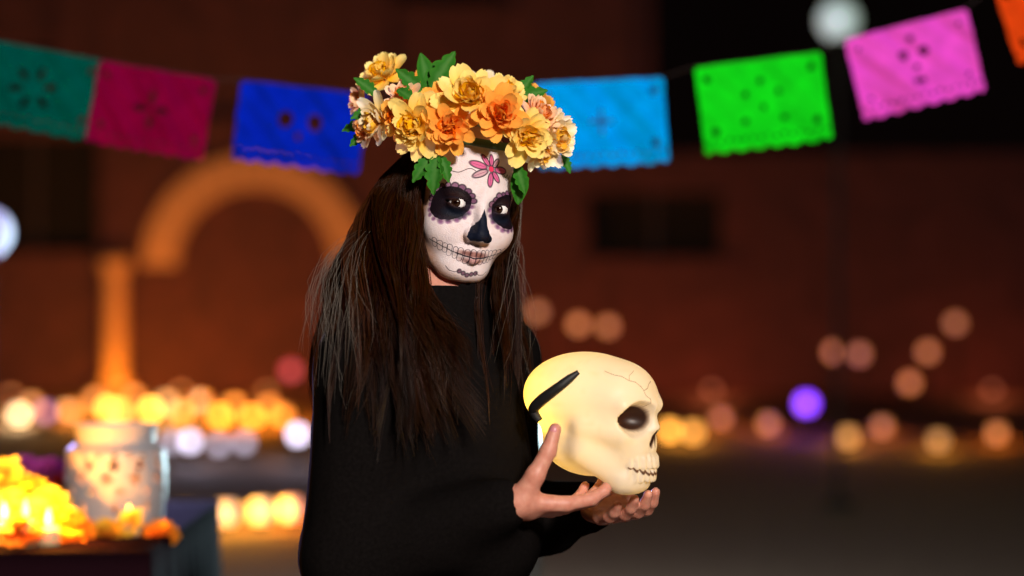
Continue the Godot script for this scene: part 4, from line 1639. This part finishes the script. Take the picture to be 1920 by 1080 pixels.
func crown() -> void:
	var c := head * Vector3(0, 0.085, 0.0)
	var t := thing("flower_wreath", "wreath of yellow and orange silk flowers with green leaves on the girl's head", "flower wreath", c)
	# the band
	var b := B.new()
	var path := []
	var radii := []
	for k in 49:
		var a := TAU * k / 48
		path.append(head * (Vector3(sin(a) * 70.0, 84.0, cos(a) * 84.0 - 12.0) * 0.001) - c)
		radii.append(0.006)
	b.tube(path, radii, 8)
	part("band", b.done(), mat(lin(0.05, 0.09, 0.03), 0.9), t)
	var fm := mat(Color.WHITE, 0.9, true)
	fm.metallic_specular = 0.2
	fm.backlight_enabled = true
	fm.backlight = Color(0.8, 0.8, 0.8)
	# colours: base of the petal to its tip
	var pal := {
		"cream": [Color(0.96, 0.60, 0.06), Color(0.97, 0.87, 0.60), Color(0.95, 0.38, 0.02)],
		"yellow": [Color(0.97, 0.56, 0.01), Color(0.97, 0.79, 0.26), Color(0.96, 0.58, 0.01)],
		"orange": [Color(0.95, 0.24, 0.005), Color(0.96, 0.49, 0.09), Color(0.94, 0.17, 0.005)],
		"peach": [Color(0.95, 0.34, 0.03), Color(0.96, 0.70, 0.46), Color(0.94, 0.26, 0.01)],
	}
	var outer := {}
	var inner := {}
	for n in pal:
		outer[n] = [petal_mesh(pal[n][0], pal[n][1], 0.34, 0.25, 0.30), petal_mesh(pal[n][0], pal[n][1], 0.40, 0.35, 0.10), petal_mesh(pal[n][0].lerp(pal[n][1], 0.3), pal[n][1], 0.30, 0.15, 0.45)]
		inner[n] = [petal_mesh(pal[n][2], pal[n][0], 0.42, 0.5, 0.4), petal_mesh(pal[n][2] * 0.85, pal[n][0].lerp(pal[n][1], 0.4), 0.36, 0.3, 0.6)]
	# [px, py, depth before the head's middle, radius in px, where it looks (x right, y up, z to the camera), colour]
	var fl := [
		[722, 148, -0.050, 58, Vector3(-0.45, 0.6, 0.65), "yellow"],
		[684, 190, -0.040, 42, Vector3(-0.95, 0.15, 0.2), "peach"],
		[716, 224, 0.035, 56, Vector3(-0.75, -0.05, 0.65), "cream"],
		[784, 236, 0.085, 66, Vector3(-0.40, -0.10, 0.9), "yellow"],
		[758, 184, 0.035, 40, Vector3(-0.3, 0.5, 0.8), "peach"],
		[846, 238, 0.108, 54, Vector3(-0.1, -0.15, 1.0), "orange"],
		[882, 186, 0.098, 68, Vector3(0.0, 0.35, 0.95), "yellow"],
		[936, 216, 0.116, 58, Vector3(0.15, 0.1, 1.0), "orange"],
		[984, 254, 0.100, 56, Vector3(0.35, -0.2, 0.92), "yellow"],
		[1006, 222, 0.070, 50, Vector3(0.6, 0.5, 0.65), "peach"],
		[1030, 256, 0.050, 62, Vector3(0.80, -0.05, 0.6), "cream"],
		[828, 196, 0.080, 46, Vector3(-0.2, 0.35, 0.9), "orange"],
		[752, 222, 0.062, 44, Vector3(-0.5, 0.0, 0.85), "orange"],
		[944, 178, 0.070, 46, Vector3(0.3, 0.6, 0.75), "yellow"],
		[1012, 282, 0.062, 44, Vector3(0.55, -0.4, 0.7), "cream"],
		[694, 238, 0.015, 40, Vector3(-0.85, -0.25, 0.45), "peach"],
		[1000, 210, -0.06, 55, Vector3(0.7, 0.5, -0.5), "orange"],
		[900, 175, -0.115, 58, Vector3(0.1, 0.4, -0.9), "cream"],
		[790, 175, -0.11, 58, Vector3(-0.3, 0.3, -0.9), "orange"],
	]
	for e in fl:
		var f := Node3D.new()
		f.name = "flower" if t.get_node_or_null("flower") == null else "flower_%03d" % (fl.find(e))
		t.add_child(f, true)
		var look: Vector3 = e[4].normalized()
		f.position = at(e[0], e[1], CAM.z - head.origin.z - e[2]) - c
		f.basis = Basis.looking_at(-look, Vector3.UP) * Basis(Vector3.BACK, rng.randf() * TAU)
		var r: float = e[3] / 1402.0
		for k in 8:
			var o := part("petal", outer[e[5]][rng.randi() % 3], fm, f)
			o.transform = petal_at(TAU * (k + rng.randf_range(-0.25, 0.25)) / 8, rng.randf_range(-0.1, 0.35), r * rng.randf_range(0.9, 1.15), 0.06 * r, 0.0)
		for k in 7:
			var o := part("petal", outer[e[5]][rng.randi() % 3], fm, f)
			o.transform = petal_at(TAU * (k + 0.5 + rng.randf_range(-0.3, 0.3)) / 7, rng.randf_range(0.25, 0.75), r * rng.randf_range(0.74, 0.98), 0.03 * r, 0.05 * r)
		var h := B.new()
		for k in 14:
			merged(h, outer[e[5]][k % 3], petal_at(rng.randf() * TAU, rng.randf_range(0.35, 1.05), r * rng.randf_range(0.62, 0.86), 0.03 * r, 0.06 * r) * Transform3D(Basis(Vector3.UP, rng.randf_range(-0.7, 0.7)), Vector3.ZERO))
		for k in 30:
			merged(h, inner[e[5]][k % 2], petal_at(TAU * k * 0.382 + rng.randf() * 0.8, rng.randf_range(0.7, 1.45), r * rng.randf_range(0.48, 0.74), 0.05 * r * rng.randf(), 0.05 * r) * Transform3D(Basis(Vector3.UP, rng.randf_range(-0.9, 0.9)), Vector3.ZERO))
		part("flower_heart", h.done(), fm, f)
	# leaves: [px, py, depth, length px, direction on the picture in degrees (0 right, 90 up), lean to the camera, narrow]
	var lf := [leaf_mesh(true), leaf_mesh(false)]
	var lm := mat(Color.WHITE, 0.65, true)
	lm.backlight_enabled = true
	lm.backlight = Color(0.35, 0.35, 0.35)
	lm.metallic_specular = 0.25
	for e in [
		[802, 168, 0.0, 72, 98, 0.1, 1], [808, 168, 0.005, 86, 58, 0.15, 0], [806, 170, 0.0, 62, 78, 0.0, 1], [792, 172, 0.03, 66, 138, 0.3, 0],
		[820, 290, 0.096, 74, -98, 0.15, 0], [812, 292, 0.09, 62, -130, 0.2, 0], [826, 292, 0.096, 52, -70, 0.2, 0],
		[968, 188, 0.05, 62, 20, 0.2, 0], [972, 184, 0.04, 52, 60, 0.1, 0],
		[968, 308, 0.075, 58, -72, 0.1, 0], [972, 312, 0.06, 72, -88, 0.0, 1],
		[690, 232, -0.02, 52, 192, 0.2, 0], [690, 245, 0.0, 46, 220, 0.2, 0],
		[706, 178, 0.0, 54, 140, 0.4, 0], [704, 205, 0.01, 52, 200, 0.5, 0], [745, 168, 0.07, 48, -30, 0.6, 0],
		[1052, 290, 0.02, 40, -60, 0.2, 0],
	]:
		var o := part("leaf", lf[e[6]], lm, t)
		var a := deg_to_rad(e[4])
		var y := Vector3(cos(a), sin(a), e[5]).normalized()
		var z := Vector3(rng.randf_range(-0.3, 0.3), 0.25, 1.0)
		z = (z - y * z.dot(y)).normalized()
		var s: float = e[3] / 1402.0
		o.transform = Transform3D(Basis(y.cross(z), y, z) * Basis().scaled(Vector3(s, s, s)), at(e[0], e[1], CAM.z - head.origin.z - e[2]) - c)
